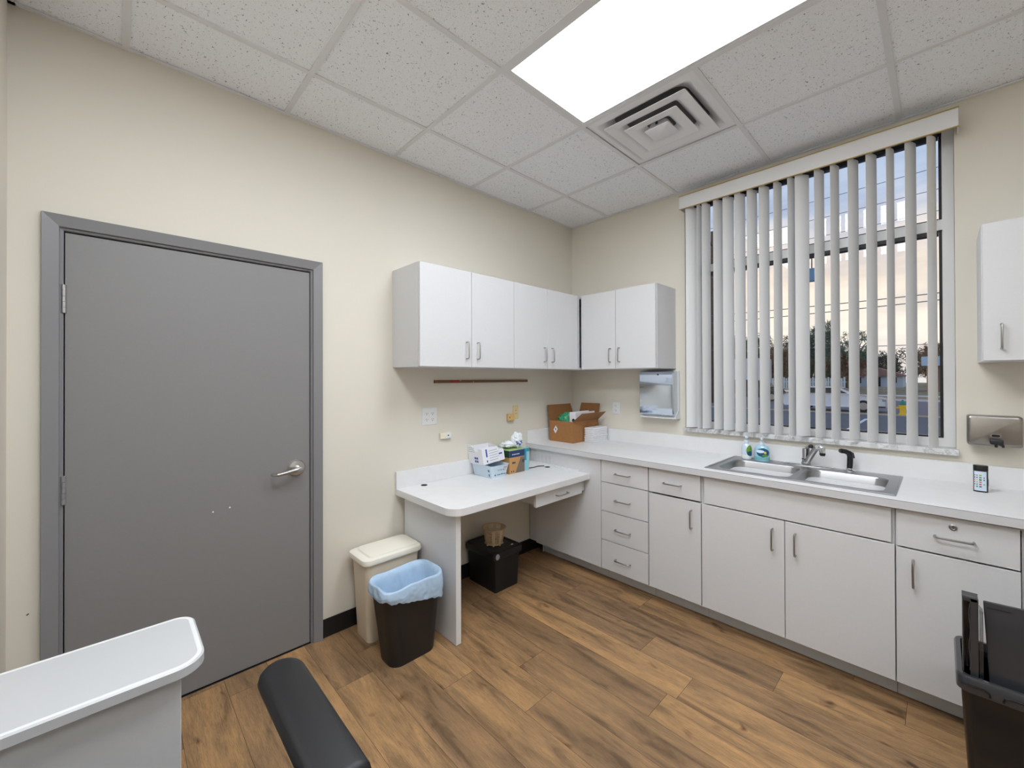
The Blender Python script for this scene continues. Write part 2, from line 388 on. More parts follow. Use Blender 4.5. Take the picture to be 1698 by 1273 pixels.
# ------------------------------------------------------------------ ceiling light + air diffuser
def troffer(L, label, lm='lamp'):
    x0, x1, y0, y1 = L
    t = thing('ceiling_light', label, 'ceiling light', ((x0+x1)/2, (y0+y1)/2, H))
    b = B(); i = .0125; f = .034
    zf = H-.0006
    b.box(x0+i, x1-i, y0+i, y0+f, zf, H+.09); b.box(x0+i, x1-i, y1-f, y1-i, zf, H+.09); b.box(x0+i, x0+f, y0+f, y1-f, zf, H+.09); b.box(x1-f, x1-i, y0+f, y1-f, zf, H+.09)
    b.box(x0+i, x1-i, y0+i, y1-i, H+.09, H+.1); obj('light_frame', b, ALU, t)
    b = B(); b.box(x0+f+.0005, x1-f-.0005, y0+f+.0005, y1-f-.0005, H-.0003, H+.004); obj('light_diffuser', b, MATS[lm], t)
emis('lamp', (.915, .967, 1.02), 14.5); emis('lamp_fill', (.915, .967, 1.02), 9.0)
troffer(LIGHT, 'bright rectangular ceiling light panel beside the square air vent')
troffer(LIGHT2, 'ceiling light panel nearer the grey door, above the left foreground counter')
troffer(FILL_LIGHT, 'unseen ceiling light panel added to brighten the base cabinets and ceiling', 'lamp_fill')  # added fill panel out of view, lifts cabinet fronts and bounced ceiling light
AV = thing('air_vent', 'square white ceiling air vent of nested louvres beside the bright light panel', 'air vent', (1.33, -.908, H))
cx, cy = 1.327, -.892
def sq(h, z, c=(cx, cy)): return [(c[0]-h, c[1]-h, z), (c[0]+h, c[1]-h, z), (c[0]+h, c[1]+h, z), (c[0]-h, c[1]+h, z)]
b = B(); f0, f1 = .296, .268
m0 = (1.33, -.908)
def rsq(h, z, r, c=(cx, cy)): return [(x, y, z) for x, y in rrect(c[0]-h, c[0]+h, c[1]-h, c[1]+h, r, 4)]
b.loft([rsq(f0, H+.0065, .002, m0), rsq(f1, H+.005, .02), rsq(f1-.010, H+.008, .03), rsq(f1-.026, H+.022, .05), rsq(f1-.050, H+.034, .06), rsq(f1-.065, H+.06, .06), rsq(f0, H+.13, .002, m0)], False, False); fr = obj('vent_frame', b, VENTM, AV, True)
b = B(); b.loft([sq(f1-.07, H+.060), sq(f1-.07, H+.066)]); obj('duct_plate', b, VENTD, AV)
for k, (h, dz) in enumerate(((.230, -.008), (.150, -.016), (.070, -.024))):
    b = B()
    if k < 2: b.loft([rsq(h, H+dz, .008), rsq(h-.042, H+dz+.002, .012), rsq(h-.062, H+dz+.010, .02), rsq(h-.085, H+dz+.034, .03), rsq(h-.085, H+dz+.037, .03), rsq(h-.060, H+dz+.013, .02), rsq(h-.004, H+dz+.005, .008), rsq(h, H+dz+.003, .008), rsq(h, H+dz, .008)], False, False)
    else: b.loft([rsq(h-.004, H+dz, .008), rsq(h, H+dz+.003, .010), rsq(h-.014, H+dz+.020, .02), rsq(h-.02, H+dz+.04, .02)])
    obj('louvre', b, VENTM, AV, True)
b = B(); b.box(cx+.0, cx+.012, cy-.074, cy-.0705, H-.012, H+.008); obj('damper_lever', b, BLKM, AV)
b = B()
b.box(cx-.004, cx+.004, cy-.004, cy+.004, H+.0165, H+.0595)
obj('hanger_rod', b, VENTD, AV)

# ------------------------------------------------------------------ cabinet parts
def pull_v(parent, x, y, z0, z1, face, r=.0042, out=.03):
    """vertical wire pull; face = outward unit (dx, dy)"""
    b = B(); dx, dy = face; e = .012
    P = lambda o, z: (x+dx*o, y+dy*o, z)
    b.tube([P(.0005, z0), P(out-.008, z0), P(out-.002, z0+.004), P(out, z0+e), P(out, z1-e), P(out-.002, z1-.004), P(out-.008, z1), P(.0005, z1)], r, 8)
    return obj('handle', b, NICK, parent, True)
def pull_h(parent, x0, y0, x1, y1, z, face, r=.0042, out=.03):
    b = B(); dx, dy = face; L = Vector((x1-x0, y1-y0, 0)); u = L.normalized()
    A, C = Vector((x0, y0, z)), Vector((x1, y1, z)); F = Vector((dx, dy, 0))
    b.tube([A+F*.0005, A+F*(out-.008), A+F*(out-.002)+u*.004, A+F*out+u*.012, C+F*out-u*.012, C+F*(out-.002)-u*.004, C+F*(out-.008), C+F*.0005], r, 8)
    return obj('handle', b, NICK, parent, True)
def hollow(b, x0, x1, y0, y1, z0, z1, t, open_axis):
    """open box of boards: open_axis '-y' or '+x' tells which side has no board"""
    b.box(x0, x1, y0, y1, z0, z0+t); b.box(x0, x1, y0, y1, z1-t, z1)
    if open_axis in ('-y', '+y'):
        b.box(x0, x0+t, y0, y1, z0+t, z1-t); b.box(x1-t, x1, y0, y1, z0+t, z1-t); b.box(x0+t, x1-t, y1-.006, y1, z0+t, z1-t)
    else:
        b.box(x0, x1, y0, y0+t, z0+t, z1-t); b.box(x0, x1, y1-t, y1, z0+t, z1-t); b.box(x0, x0+.006, y0+t, y1-t, z0+t, z1-t)
UB, UT = 1.522, 2.136
# left-wall uppers (fronts face +x)
def upper_left(label, y0, y1, d0, ds, d1):
    t = thing('wall_cabinet', label, 'cabinet', (0, (y0+y1)/2, UB), 'wall-hung white cabinets')
    b = B(); hollow(b, .001, .303, y0+.0005, y1-.0005, UB, UT, .018, '+x'); obj('carcass', b, LAM, t)
    for a, c, hy_ in ((d0, ds, ds-.045), (ds, d1, ds+.045)):
        b = B(); b.box(.3045, .324, a+.0015, c-.0015, UB+.002, UT-.002, .001, 1); d = obj('door', b, LAM, t)
        pull_v(d, .324, hy_, 1.577, 1.682, (1, 0))
    return t
upper_left('white two-door wall cabinet, the one nearest the grey door, above the brown strip', -1.842, -1.0825, -1.842, -1.461, -1.0825)
upper_left('white two-door wall cabinet on the door wall, meeting the corner', -1.0825, -.002, -1.0825, -.722, -.345)
b = B(); b.box(.3045, .3255, -.3440, -.3235, UB+.002, UT-.002); tag(obj('corner_filler', b, EDGE), 'grey filler strip closing the corner between the two runs of wall cabinets', 'filler strip')
def upper_right(label, x0, x1, doors):
    t = thing('wall_cabinet', label, 'cabinet', ((x0+x1)/2, 0, UB), 'wall-hung white cabinets')
    b = B(); hollow(b, x0, x1, -.301, -.001, UB, UT, .018, '-y'); obj('carcass', b, LAM, t)
    for a, c, hx in doors:
        b = B(); b.box(a+.0015, c-.0015, -.322, -.3025, UB+.002, UT-.002, .001, 1); d = obj('door', b, LAM, t)
        pull_v(d, hx, -.322, 1.577, 1.682, (0, -1))
    return t
upper_right('white two-door wall cabinet above the chrome paper towel dispenser', .3265, .999, ((.345, .667, .624), (.667, .997, .704)))
upper_right('white wall cabinet hung right of the window above the steel soap dispenser', 2.538, 3.10, ((2.540, 3.098, 2.594),))

# base run: carcass y -.59..-.002, fronts at y -.61
CT = .876; FYF, FYB = -.610, -.5915
def front(b, x0, x1, z0, z1): b.box(x0+.0015, x1-.0015, FYF, FYB, z0+.0015, z1-.0015, .001, 1)
def base_cab(label, x0, x1, zt=.8755):
    t = thing('base_cabinet', label, 'cabinet', ((x0+x1)/2, -.3, 0), 'white base cabinets under the worktop')
    b = B(); hollow(b, x0+.0004, x1-.0004, -.590, -.0015, .100, zt, .018, '-y'); obj('carcass', b, LAM, t)
    b = B(); b.box(x0+.0004, x1-.0004, -.515, -.500, .0015, .0995); obj('toe_kick', b, TOE, t)
    return t
t = thing('corner_cabinet', 'plain white corner panel cabinet with slotted vents beside the desk', 'cabinet', (.36, -.3, 0))
b = B(); b.box(.092, .722, -.608, -.590, .100, .8755); b.box(.30, .722, -.5895, -.0015, .100, .118); b.box(.706, .722, -.5895, -.0015, .1185, .8755); cp = obj('front_panel', b, LAM, t)
b = B(); b.box(.010, .089, -.598, -.582, .104, .8755); obj('filler_strip', b, EDGE, t)
b = B(); b.box(.095, .722, -.515, -.500, .0015, .0995); b.box(.093, .0945, -.53, -.49, .0015, .0995); obj('toe_kick', b, TOE, t)
for k in range(5):
    b = B(); x = .066+.041*k+.012
    for j in range(7):
        a0, a1 = R(90+30*j), R(90+30*(j+1))
    pts = [(x+.010, -.6085, .829), (x+.003, -.6085, .828), (x-.003, -.6085, .820), (x-.004, -.6085, .80), (x-.003, -.6085, .781), (x+.003, -.6085, .774), (x+.010, -.6085, .773)]
    b.tube(pts, .0022, 6); b.box(x-.001, x+.009, -.6088, -.6080, .778, .824); obj('vent_slot', b, [EDGE], cp, True)
t = base_cab('white base cabinet with four stacked drawers, between corner panel and single door', .7235, 1.0865)
for z0, z1 in ((.716, .869), (.511, .714), (.307, .509), (.101, .305)):
    b = B(); front(b, .7255, 1.0855, z0, z1); d = obj('drawer', b, LAM, t)
    hz_ = {.716: .788, .511: .605, .307: .402, .101: .195}[z0]
    pull_h(d, .846, FYF, .956, FYF, hz_, (0, -1))
t = base_cab('narrow white base cabinet with one drawer over one door, left of the sink', 1.0875, 1.4265)
b = B(); front(b, 1.0895, 1.4195, .716, .871); d = obj('drawer', b, LAM, t); pull_h(d, 1.195, FYF, 1.305, FYF, .791, (0, -1))
b = B(); front(b, 1.0895, 1.4215, .101, .708); d = obj('door', b, LAM, t); pull_v(d, 1.367, FYF, .548, .655, (0, -1))
t = base_cab('wide white sink cabinet with two doors below a blank panel', 1.4275, 2.2635)
b = B(); front(b, 1.440, 2.2535, .712, .869); obj('false_front', b, LAM, t)
for a, c, hx in ((1.4245, 1.8445, 1.791), (1.8445, 2.2645, 1.892)):
    b = B(); front(b, a, c, .101, .708); d = obj('door', b, LAM, t); pull_v(d, hx, FYF, .546, .656, (0, -1))
t = base_cab('white base cabinet with a locking drawer, behind the black tote', 2.2645, 2.640)
b = B(); front(b, 2.268, 2.6185, .706, .869); d = obj('drawer', b, LAM, t); pull_h(d, 2.388, FYF, 2.498, FYF, .783, (0, -1))
b = B(); b.loft([[(2.441+r*math.cos(2*PI*k/20), y, .831+r*math.sin(2*PI*k/20)) for k in range(20)] for r, y in ((.0125, -.6105), (.0125, -.615), (.008, -.618), (.006, -.6165))]); lk = obj('lock', b, NICK, d, True)
b = B(); b.box(2.4395, 2.4425, -.6185, -.617, .826, .836); obj('keyhole', b, SLOT, lk)
b = B(); front(b, 2.266, 2.6195, .101, .7015); d = obj('door', b, LAM, t); pull_v(d, 2.3215, FYF, .544, .657, (0, -1))
t = base_cab('white base cabinet at the far right end of the worktop', 2.641, 3.10)
b = B(); front(b, 2.644, 3.098, .706, .869); d = obj('drawer', b, LAM, t); pull_h(d, 2.81, FYF, 2.92, FYF, .783, (0, -1))
b = B(); front(b, 2.644, 3.098, .101, .7015); d = obj('door', b, LAM, t); pull_v(d, 2.70, FYF, .544, .657, (0, -1))

# worktop with sink cut-out
WT = thing('worktop', 'long white laminate worktop with backsplash under the window', 'worktop', (1.5, -.3, CT))
SX0, SX1, SY0, SY1 = 1.4275, 2.2665, -.572, -.058
b = B()
xs_ = [.0015, SX0+.012, SX1-.012, 3.12]; ys_ = [-.634, SY0+.012, SY1-.012, -.0215]
grid_plate(b, xs_, ys_, [(SX0+.012, SX1-.012, SY0+.012, SY1-.012)], lambda b, a, c, e, f: b.box(a, c, e, f, CT+.0001, .914))
b.box(.0015, 3.12, -.636, -.634, CT+.0001, .9125)
obj('worktop_slab', b, TOPL, WT)
b = B(); b.box(.0015, 3.12, -.021, -.0015, CT+.0001, 1.017, .0015, 1); b.box(.0015, .021, -.632, -.0215, .9142, 1.017, .0015, 1); obj('backsplash', b, TOPL, WT)
b = B(); b.box(.002, 3.1195, -.6366, -.6361, CT+.0005, .9105); fe = obj('front_edge', b, EDGE, WT)
b = B(); b.box(.002, 3.1195, -.6366, -.6361, .9107, .9124); obj('edge_seam', b, mat('seam_grey', srgb(112, 110, 110), .6), fe)

# ------------------------------------------------------------------ desk
DK = thing('built_in_desk', 'white built-in desk along the door wall with rounded corner and one drawer', 'desk', (.3, -1.2, 0))
DT0, DT1 = .714, .753
poly = [(.0015, -.6095), (.0015, -1.826)] + [(.54+.09*math.cos(R(a)), -1.736+.09*math.sin(R(a))) for a in range(-90, 1, 10)] + [(.63, -.6095)]
b = B(); b.prism([(.0015, -.6095), (.0015, -1.828), (.5, -1.828)] + [(.541+.087*math.cos(R(a)), -1.741+.087*math.sin(R(a))) for a in range(-80, 1, 10)] + [(.628, -.6095)], 'z', DT0, DT1); obj('desktop', b, TOPL, DK)
b = B(); b.box(.0015, .021, -1.828, -.6095, DT1+.0002, .860, .001, 1); b.box(.0215, .53, -.6215, -.6095, DT1+.0002, DT1+.012); obj('backsplash', b, TOPL, DK)
b = B(); b.box(.030, .580, -1.777, -1.743, .0015, DT0-.0002, .001, 1); ep = obj('end_panel', b, LAM, DK)
b = B(); b.box(.5802, .5806, -1.7765, -1.7435, .003, DT0-.001); obj('edge_band', b, WPLAS, ep)
b = B(); b.box(.20, .580, -1.135, -.690, .628, .640); b.box(.20, .580, -1.147, -1.135, .628, DT0-.0003); b.box(.20, .580, -.690, -.678, .628, DT0-.0003); b.box(.20, .212, -1.135, -.690, .64, DT0-.0003); obj('drawer_box', b, LAM, DK)
b = B(); b.box(.581, .600, -1.158, -.668, .617, .708, .001, 1); d = obj('drawer', b, LAM, DK); pull_h(d, .600, -.962, .600, -.846, .660, (1, 0))
b = B(); b.box(.560, .578, -.6675, -.6095, .624, DT0-.0003); obj('rail', b, EDGE, DK)
for x, y in ((.058, -1.650), (.262, -.660)):
    b = B(); b.lathe([(.021, DT1+.0002), (.021, DT1+.0022), (.016, DT1+.0027), (.015, DT1+.0012)], (x, y, 0), 20); obj('grommet', b, BLKM, DK, True)
b = B(); pts = []
for k in range(12):
    f = k/11; pts.append((.187+.016*math.sin(f*5)+.055*f**3, -.822+.165*f, DT1+.0045))
b.tube(pts, .0032, 8); tag(obj('power_cable', b, BLKP, None, True), 'thin dark cable running across the desk to the rear grommet', 'cable')

# ------------------------------------------------------------------ sink, tap, sprayer
SK = thing('kitchen_sink', 'double-bowl stainless steel sink set into the white worktop', 'sink', (1.85, -.31, .914))
zr = .9185
bowls = ((1.480, 1.842, -.530, -.180), (1.872, 2.222, -.530, -.180))
b = B(); N_ = 6
def deck_ring():
    xs3 = [SX0, 1.480, 1.842, 1.872, 2.222, SX1]; ys3 = [SY0, -.530, -.180, SY1]
    for i in range(5):
        for j in range(3):
            if j == 1 and i in (1, 3): continue
            b.box(xs3[i], xs3[i+1], ys3[j], ys3[j+1], .9143, zr)
deck_ring()
for x0, x1, y0, y1 in bowls:      # round the bowl corners of the deck
    r = .055
    for cx_, cy_, sx, sy in ((x0, y0, 1, 1), (x1, y0, -1, 1), (x0, y1, 1, -1), (x1, y1, -1, -1)):
        poly = [(cx_, cy_)] + [(cx_+sx*(r-r*math.cos(R(a))), cy_+sy*(r-r*math.sin(R(a)))) for a in range(0, 91, 15)]
        b.prism(poly, 'z', .9165, zr)
obj('sink_deck', b, STEEL, SK)
b = B(); w = .011
b.box(SX0+.006, SX1-.006, SY0+.004, SY0+.004+w, zr, zr+.002, .0015); b.box(SX0+.006, SX1-.006, SY1-.004-w, SY1-.004, zr, zr+.002, .0015)
b.box(SX0+.006, SX0+.006+w, SY0+.016, SY1-.016, zr, zr+.002, .0015); b.box(SX1-.006-w, SX1-.006, SY0+.016, SY1-.016, zr, zr+.002, .0015); obj('raised_rim', b, STEEL, SK)
for x0, x1, y0, y1 in bowls:
    b = B(); rings = []
    for z, ins, r in ((zr-.0005, -.001, .055), (zr-.006, .003, .056), (.80, .010, .06), (.772, .016, .062), (.758, .034, .05), (.754, .07, .04)):
        rings.append([(p[0], p[1], z) for p in rrect(x0+ins, x1-ins, y0+ins, y1-ins, r)])
    b.loft(rings, False, True); bo = obj('bowl', b, STEEL, SK, True)
    b = B(); b.lathe([(.043, .7548), (.043, .757), (.034, .7575), (.030, .7552)], ((x0+x1)/2, (y0+y1)/2-.0, 0), 24); obj('drain', b, CHROME, bo, True)
FA = thing('tap', 'chrome single-lever tap standing at the back of the sink', 'tap', (1.85, -.095, zr))
b = B(); pl = [(1.85+.125*math.copysign(abs(math.cos(R(a)))**.8, math.cos(R(a))), -.098+.027*math.copysign(abs(math.sin(R(a)))**.8, math.sin(R(a)))) for a in range(0, 360, 10)]
b.loft([[(x, y, zr+.0003) for x, y in pl], [(x, y, zr+.006) for x, y in pl], [(1.85+(x-1.85)*.92, -.098+(y+.098)*.75, zr+.010) for x, y in pl]]); obj('base_plate', b, CHROME, FA, True)
b = B(); b.lathe([(.024, .0102), (.024, .020), (.0205, .024), (.0205, .042), (.0185, .046), (.0185, .098), (.016, .104), (.001, .105)], (1.843, -.100, zr), 24); obj('tap_body', b, STEEL, FA, True)
b = B(); b.lathe([(.0216, .0), (.0216, .004)], (1.843, -.100, zr+.040), 24); b.cyl((1.850, -.119, zr+.05), (1.852, -.1185, zr+.10), .004, .004, 8); obj('dark_ring', b, BLKP, FA, True)
b = B(); b.tube([(1.850, -.108, zr+.026), (1.862, -.116, zr+.050), (1.880, -.126, zr+.082), (1.896, -.134, zr+.112), (1.912, -.140, zr+.122)], [.0165, .0165, .0155, .0155, .015], 16); sp = obj('spout', b, NICK, FA, True)
b = B(); b.tube([(1.902, -.137, zr+.121), (1.918, -.141, zr+.124), (1.934, -.145, zr+.121)], [.0155, .019, .016], 16); b.tube([(1.927, -.143, zr+.124), (1.930, -.144, zr+.106), (1.931, -.145, zr+.093)], [.018, .0155, .0145], 16); obj('spout_head', b, CHROME, sp, True)
b = B(); b.tube([(1.931, -.145, zr+.0926), (1.931, -.1455, zr+.084), (1.931, -.146, zr+.076)], [.0145, .0150, .0105], 16); obj('aerator', b, BLKP, sp, True)
b = B(); b.tube([(1.846, -.106, zr+.10), (1.858, -.116, zr+.115), (1.866, -.124, zr+.121)], [.0095, .009, .0085], 10); lv = obj('lever', b, STEEL, FA, True)
b = B(); b.blob((1.874, -.130, zr+.124), (.0125, .0125, .0125), 1, .02, 1, 2); obj('lever_knob', b, BLKP, lv, True)
SPR = thing('side_sprayer', 'black hand sprayer in a chrome holder at the back of the sink', 'sprayer', (2.047, -.088, zr))
b = B(); b.lathe([(.026, .0003), (.026, .004), (.018, .010), (.017, .016)], (2.047, -.088, zr), 20); obj('holder', b, CHROME, SPR, True)
b = B(); b.tube([(2.047, -.088, zr+.0165), (2.049, -.089, zr+.05), (2.050, -.090, zr+.082), (2.045, -.094, zr+.101), (2.030, -.104, zr+.110), (2.012, -.117, zr+.113)], [.0135, .0145, .0145, .015, .0135, .013], 14); hh = obj('spray_head', b, BLKG, SPR, True)
b = B(); b.tube([(2.046, -.086, zr+.108), (2.058, -.078, zr+.098), (2.065, -.074, zr+.073)], [.007, .0075, .005], 8); obj('trigger', b, BLKP, hh, True)
b = B(); b.cyl((2.0118, -.1172, zr+.113), (2.006, -.121, zr+.1135), .0125, .0105, 14); obj('nozzle', b, BLKG, hh, True)

# soap bottles
def soap(label, x, y, rx, ry, h, bm_, parts, low=None):
    t = thing('soap_bottle', label, 'soap bottle', (x, y, zr), 'pump soap bottles by the sink')
    b = B(); b.lathe([(.92, .0005), (1., .006), (1., h*.3), (1.0, h*.62), (.93, h*.78), (.72, h*.91), (.42, h*.985), (.40, h)], (x, y, zr), 28, rx, ry); bo = obj('bottle', b, bm_, t, True)
    if low:
        b = B(); b.lathe([(.95, .004), (1.012, .008), (1.012, h*.27)], (x, y, zr), 28, rx, ry); obj('soap_level', b, low, bo, True)
    b = B(); b.lathe([(.0145, h+.0003), (.0145, h+.016), (.011, h+.021), (.005, h+.022), (.005, h+.034), (.010, h+.035), (.010, h+.043), (.004, h+.046)], (x, y, zr), 18)
    b.tube([(x, y, zr+h+.039), (x+.006, y-.022, zr+h+.039), (x+.007, y-.028, zr+h+.034)], [.006, .0055, .0045], 10); obj('pump', b, PUMP, t, True)
    for nm, m_, u0, u1, v0, v1 in parts:   # label patch curved round the bottle: ellipse in (angle, height)
        b = B(); rows = []
        for j in range(9):
            v = v0+(v1-v0)*j/8; e = math.sqrt(max(.02, 1-((v-(v0+v1)/2)/((v1-v0)/2))**2)); rows.append([])
            for k in range(9):
                a = R((u0+u1)/2+(u1-u0)/2*e*(k/4-1)); s_ = 1.014 if v < h*.62 else 1.014-.07*(v-h*.62)/(h*.16)
                if nm != 'label': s_ += .006
                rows[-1].append((x+rx*s_*math.cos(a), y+ry*s_*math.sin(a), zr+v))
        b.loft(rows, closed=False); obj(nm, b, m_, bo, True)
PUMP = mat('milky_pump_plastic', srgb(206, 222, 232), .35)
CLB = mat('clear_blue_soap', srgb(168, 208, 232), .12, coat=.5)
CLW = mat('milky_soap', srgb(206, 220, 236), .15, coat=.5)
SOAPW = mat('white_soap', srgb(232, 236, 232), .2)
AQ = mat('aqua_soap', srgb(120, 190, 196), .12)
LB1 = mat('label_green', srgb(96, 146, 44), .4, var=.5, bscale=80); LB2 = mat('label_blue', srgb(16, 84, 116), .4, var=.3, bscale=70); LB3 = mat('label_white', srgb(214, 232, 246), .4); LBY = mat('label_yellow', srgb(226, 190, 110), .4)
soap('narrower pump soap bottle with a green and blue oval label, behind the left sink bowl', 1.522, -.118, .031, .025, .104, CLW, (('label', LB1, -78, 12, .022, .092), ('label_band', LB2, -70, 10, .022, .055)), SOAPW)
soap('wider clear blue pump soap bottle with a navy label, nearer the tap', 1.612, -.118, .044, .028, .102, CLB, (('label', LB2, -122, -18, .026, .084), ('label_band', LB3, -126, -62, .052, .072), ('label_flower', LBY, -66, -46, .048, .064), ('label_leaf', LB1, -78, -30, .030, .044)), AQ)

# test strip bottle
TB = thing('test_strip_bottle', 'small black bottle with a white label of coloured squares on the worktop', 'bottle', (2.537, -.182, .914))
b = B(); el = lambda k: [(2.537+k*.0235*math.copysign(abs(math.cos(R(a)))**.75, math.cos(R(a))), -.182+k*.017*math.copysign(abs(math.sin(R(a)))**.75, math.sin(R(a)))) for a in range(0, 360, 10)]
b.loft([[(x, y, .9145+z) for x, y in el(k)] for k, z in ((.97, 0), (1, .002), (1, .099))]); bo = obj('bottle', b, BLKP, TB, True)
b = B(); b.loft([[(x, y, .9145+z) for x, y in el(k)] for k, z in ((1.03, .0995), (1.03, .121), (.98, .1235))]); obj('cap', b, BLKG, TB, True)
def strip_pt(s, z, o=0.):   # s in -1..1 across the front face
    a = R(-90+s*80); c = math.copysign(abs(math.cos(a))**.75, math.cos(a)); q = math.copysign(abs(math.sin(a))**.75, math.sin(a))
    return (2.537+(.0235*1.01+o)*c, -.182+(.017*1.02+o)*q, .9145+z)
b = B(); b.loft([[strip_pt(s_/8-.72+.0, z) for s_ in range(0, 11)] for z in (.006, .096)], closed=False); lb = obj('label', b, mat('pale_label', srgb(206, 222, 236), .4), bo, True)
cols = [srgb(220, 190, 60), srgb(60, 140, 70), srgb(200, 110, 60), srgb(70, 90, 130), srgb(160, 170, 60), srgb(40, 60, 70), srgb(180, 90, 110)]
for i in range(4):
    for j in range(6):
        if i == 3 and j in (0, 2, 5): continue
        s0 = -.62+i*.26; z0 = .022+j*.0105
        b = B(); b.quad(strip_pt(s0, z0, .0004), strip_pt(s0+.13, z0, .0004), strip_pt(s0+.13, z0+.006, .0004), strip_pt(s0, z0+.006, .0004)); obj('colour_square', b, mat('sq%d' % ((i*5+j*3) % 7), cols[(i*5+j*3) % 7], .5), lb)
b = B(); b.box(2.5611, 2.5616, -.190, -.172, .945, .975); obj('side_label', b, GREYPL, bo)

# ------------------------------------------------------------------ wall fittings
# paper towel dispenser
PT = thing('paper_towel_dispenser', 'chrome-fronted paper towel dispenser below the wall cabinet, left of the window', 'dispenser', (.89, 0, 1.3))
b = B(); b.prism([(-.0012, 1.136), (-.0012, 1.505), (-.030, 1.505), (-.030, 1.200), (-.075, 1.160), (-.075, 1.140)], 'x', .744, 1.030); obj('back_housing', b, WPLAS, PT)
b = B(); pr = [(-.031, 1.505), (-.090, 1.505), (-.103, 1.498), (-.106, 1.485), (-.106, 1.180), (-.103, 1.168), (-.090, 1.166), (-.031, 1.166)]
def cov(ins): return [( -.031 if y == -.031 else y+ins, 1.335+(z-1.335)*(1-ins/.17)) for y, z in pr]
b.loft([[(.746, y, z) for y, z in cov(.006)], [(.752, y, z) for y, z in cov(0)], [(1.018, y, z) for y, z in cov(0)], [(1.026, y, z) for y, z in cov(.006)]]); cv = obj('front_cover', b, mat('bluish_chrome', (.62, .70, .82), .07, 1.), PT, True)
b = B(); b.loft([[(.905+r*math.cos(2*PI*k/14), y, 1.478+r*math.sin(2*PI*k/14)) for k in range(14)] for r, y in ((.006, -.1062), (.006, -.1085), (.003, -.109))]); obj('lock', b, BLKP, cv, True)
b = B(); b.box(.752, 1.02, -.098, -.076, 1.142, 1.150, .003); b.box(.752, 1.02, -.0755, -.0752, 1.142, 1.158); obj('tray_lip', b, WPLAS, PT)
# horizontal stainless soap dispenser
SD = thing('wall_soap_dispenser', 'horizontal stainless steel soap dispenser with black valve right of the window', 'dispenser', (2.585, 0, 1.19))
b = B(); rings = [[(x, y, z) for x, z in rrect(2.499+i, 2.673-i, 1.121+i, 1.264-i, r, 4)] for y, i, r in ((-.0012, 0, .008), (-.082, 0, .008), (-.088, .003, .009), (-.091, .009, .009))]
b.loft(rings); bo = obj('tank', b, DARKST, SD, True)
b = B(); rg = lambda k, y: [(2.590+x*k, y, 1.171+z*k) for x, z in rrect(-.017, .017, -.0075, .0075, .0074, 6)]
b.loft([rg(1, -.0912), rg(1, -.0935), rg(.8, -.0935), rg(.8, -.0912)], False, False); obj('window_bezel', b, STEEL, bo, True)
b = B(); b.loft([rg(.79, -.0914), rg(.79, -.0922)]); obj('sight_window', b, BLKG, bo, True)
b = B(); b.box(2.571, 2.613, -.118, -.0915, 1.131, 1.155, .005); b.tube([(2.600, -.106, 1.137), (2.610, -.107, 1.128), (2.612, -.107, 1.119)], [.008, .006, .004], 10); b.cyl((2.590, -.105, 1.131), (2.590, -.105, 1.118), .006, .005, 12); obj('push_valve', b, BLKP, SD, True)

def outlet_face(b, bs, cx_, cz, P, w=.017):
    """one receptacle face at (cx_, cz): P maps (u, z, depth) to world"""
    rr = rrect(cx_-w, cx_+w, cz-.0145, cz+.0145, .007, 4)
    b.loft([[P(u, z, .0052) for u, z in rr], [P(u, z, .0066) for u, z in rr]])
    for du in (-.006, .006): q = [(cx_+du-.0012, cz-.002), (cx_+du+.0012, cz-.002), (cx_+du+.0012, cz+.006), (cx_+du-.0012, cz+.006)]; bs.loft([[P(u, z, .0066) for u, z in q], [P(u, z, .0070) for u, z in q]])
    q = rrect(cx_-.0025, cx_+.0025, cz-.0105, cz-.0055, .0024, 3); bs.loft([[P(u, z, .0066) for u, z in q], [P(u, z, .0070) for u, z in q]])
def plate(t, u0, u1, z0, z1, P, m_, d=.005):
    b = B(); b.loft([[P(u, z, .0008) for u, z in rrect(u0, u1, z0, z1, .004, 3)], [P(u, z, d-.002) for u, z in rrect(u0, u1, z0, z1, .004, 3)], [P(u, z, d) for u, z in rrect(u0+.003, u1-.003, z0+.003, z1-.003, .004, 3)]]); return obj('cover_plate', b, m_, t)
PL = lambda u, z, d: (d, u, z)
PR = lambda u, z, d: (u, -d, z)
def receptacle(t, spots, P, m_):
    for u, z in spots:
        b = B(); bs = B(); outlet_face(b, bs, u, z, P); r_ = obj('receptacle', b, m_, t); obj('slots', bs, SLOT, r_)
t = thing('wall_socket', 'white four-gang wall outlet plate on the door wall above the desk', 'wall outlet', (0, -1.573, 1.195)); plate(t, -1.632, -1.514, 1.138, 1.254, PL, WPLAS)
receptacle(t, [(-1.596, 1.215), (-1.550, 1.215), (-1.596, 1.175), (-1.550, 1.175)], PL, WPLAS)
t = thing('wall_socket', 'white duplex wall outlet between the carton and the towel dispenser', 'wall outlet', (.472, 0, 1.195)); plate(t, .437, .507, 1.139, 1.251, PR, WPLAS)
receptacle(t, [(.472, 1.215), (.472, 1.175)], PR, WPLAS)
t = thing('wall_socket', 'yellowed single-gang wall plate above the glove boxes', 'wall outlet', (0, -.753, 1.177)); plate(t, -.786, -.721, 1.121, 1.232, PL, YELPL)
b = B()
for z in (1.190, 1.165): b.loft([[PL(u, zz, dd) for u, zz in rrect(-.758, -.750, z-.003, z+.003, .0028, 3)] for dd in (.0052, .0062)])
obj('jack_hole', b, SLOT, t)
t = thing('wall_adapter', 'small yellowed plug adapter beside the yellowed wall plate', 'adapter', (0, -.822, 1.14))
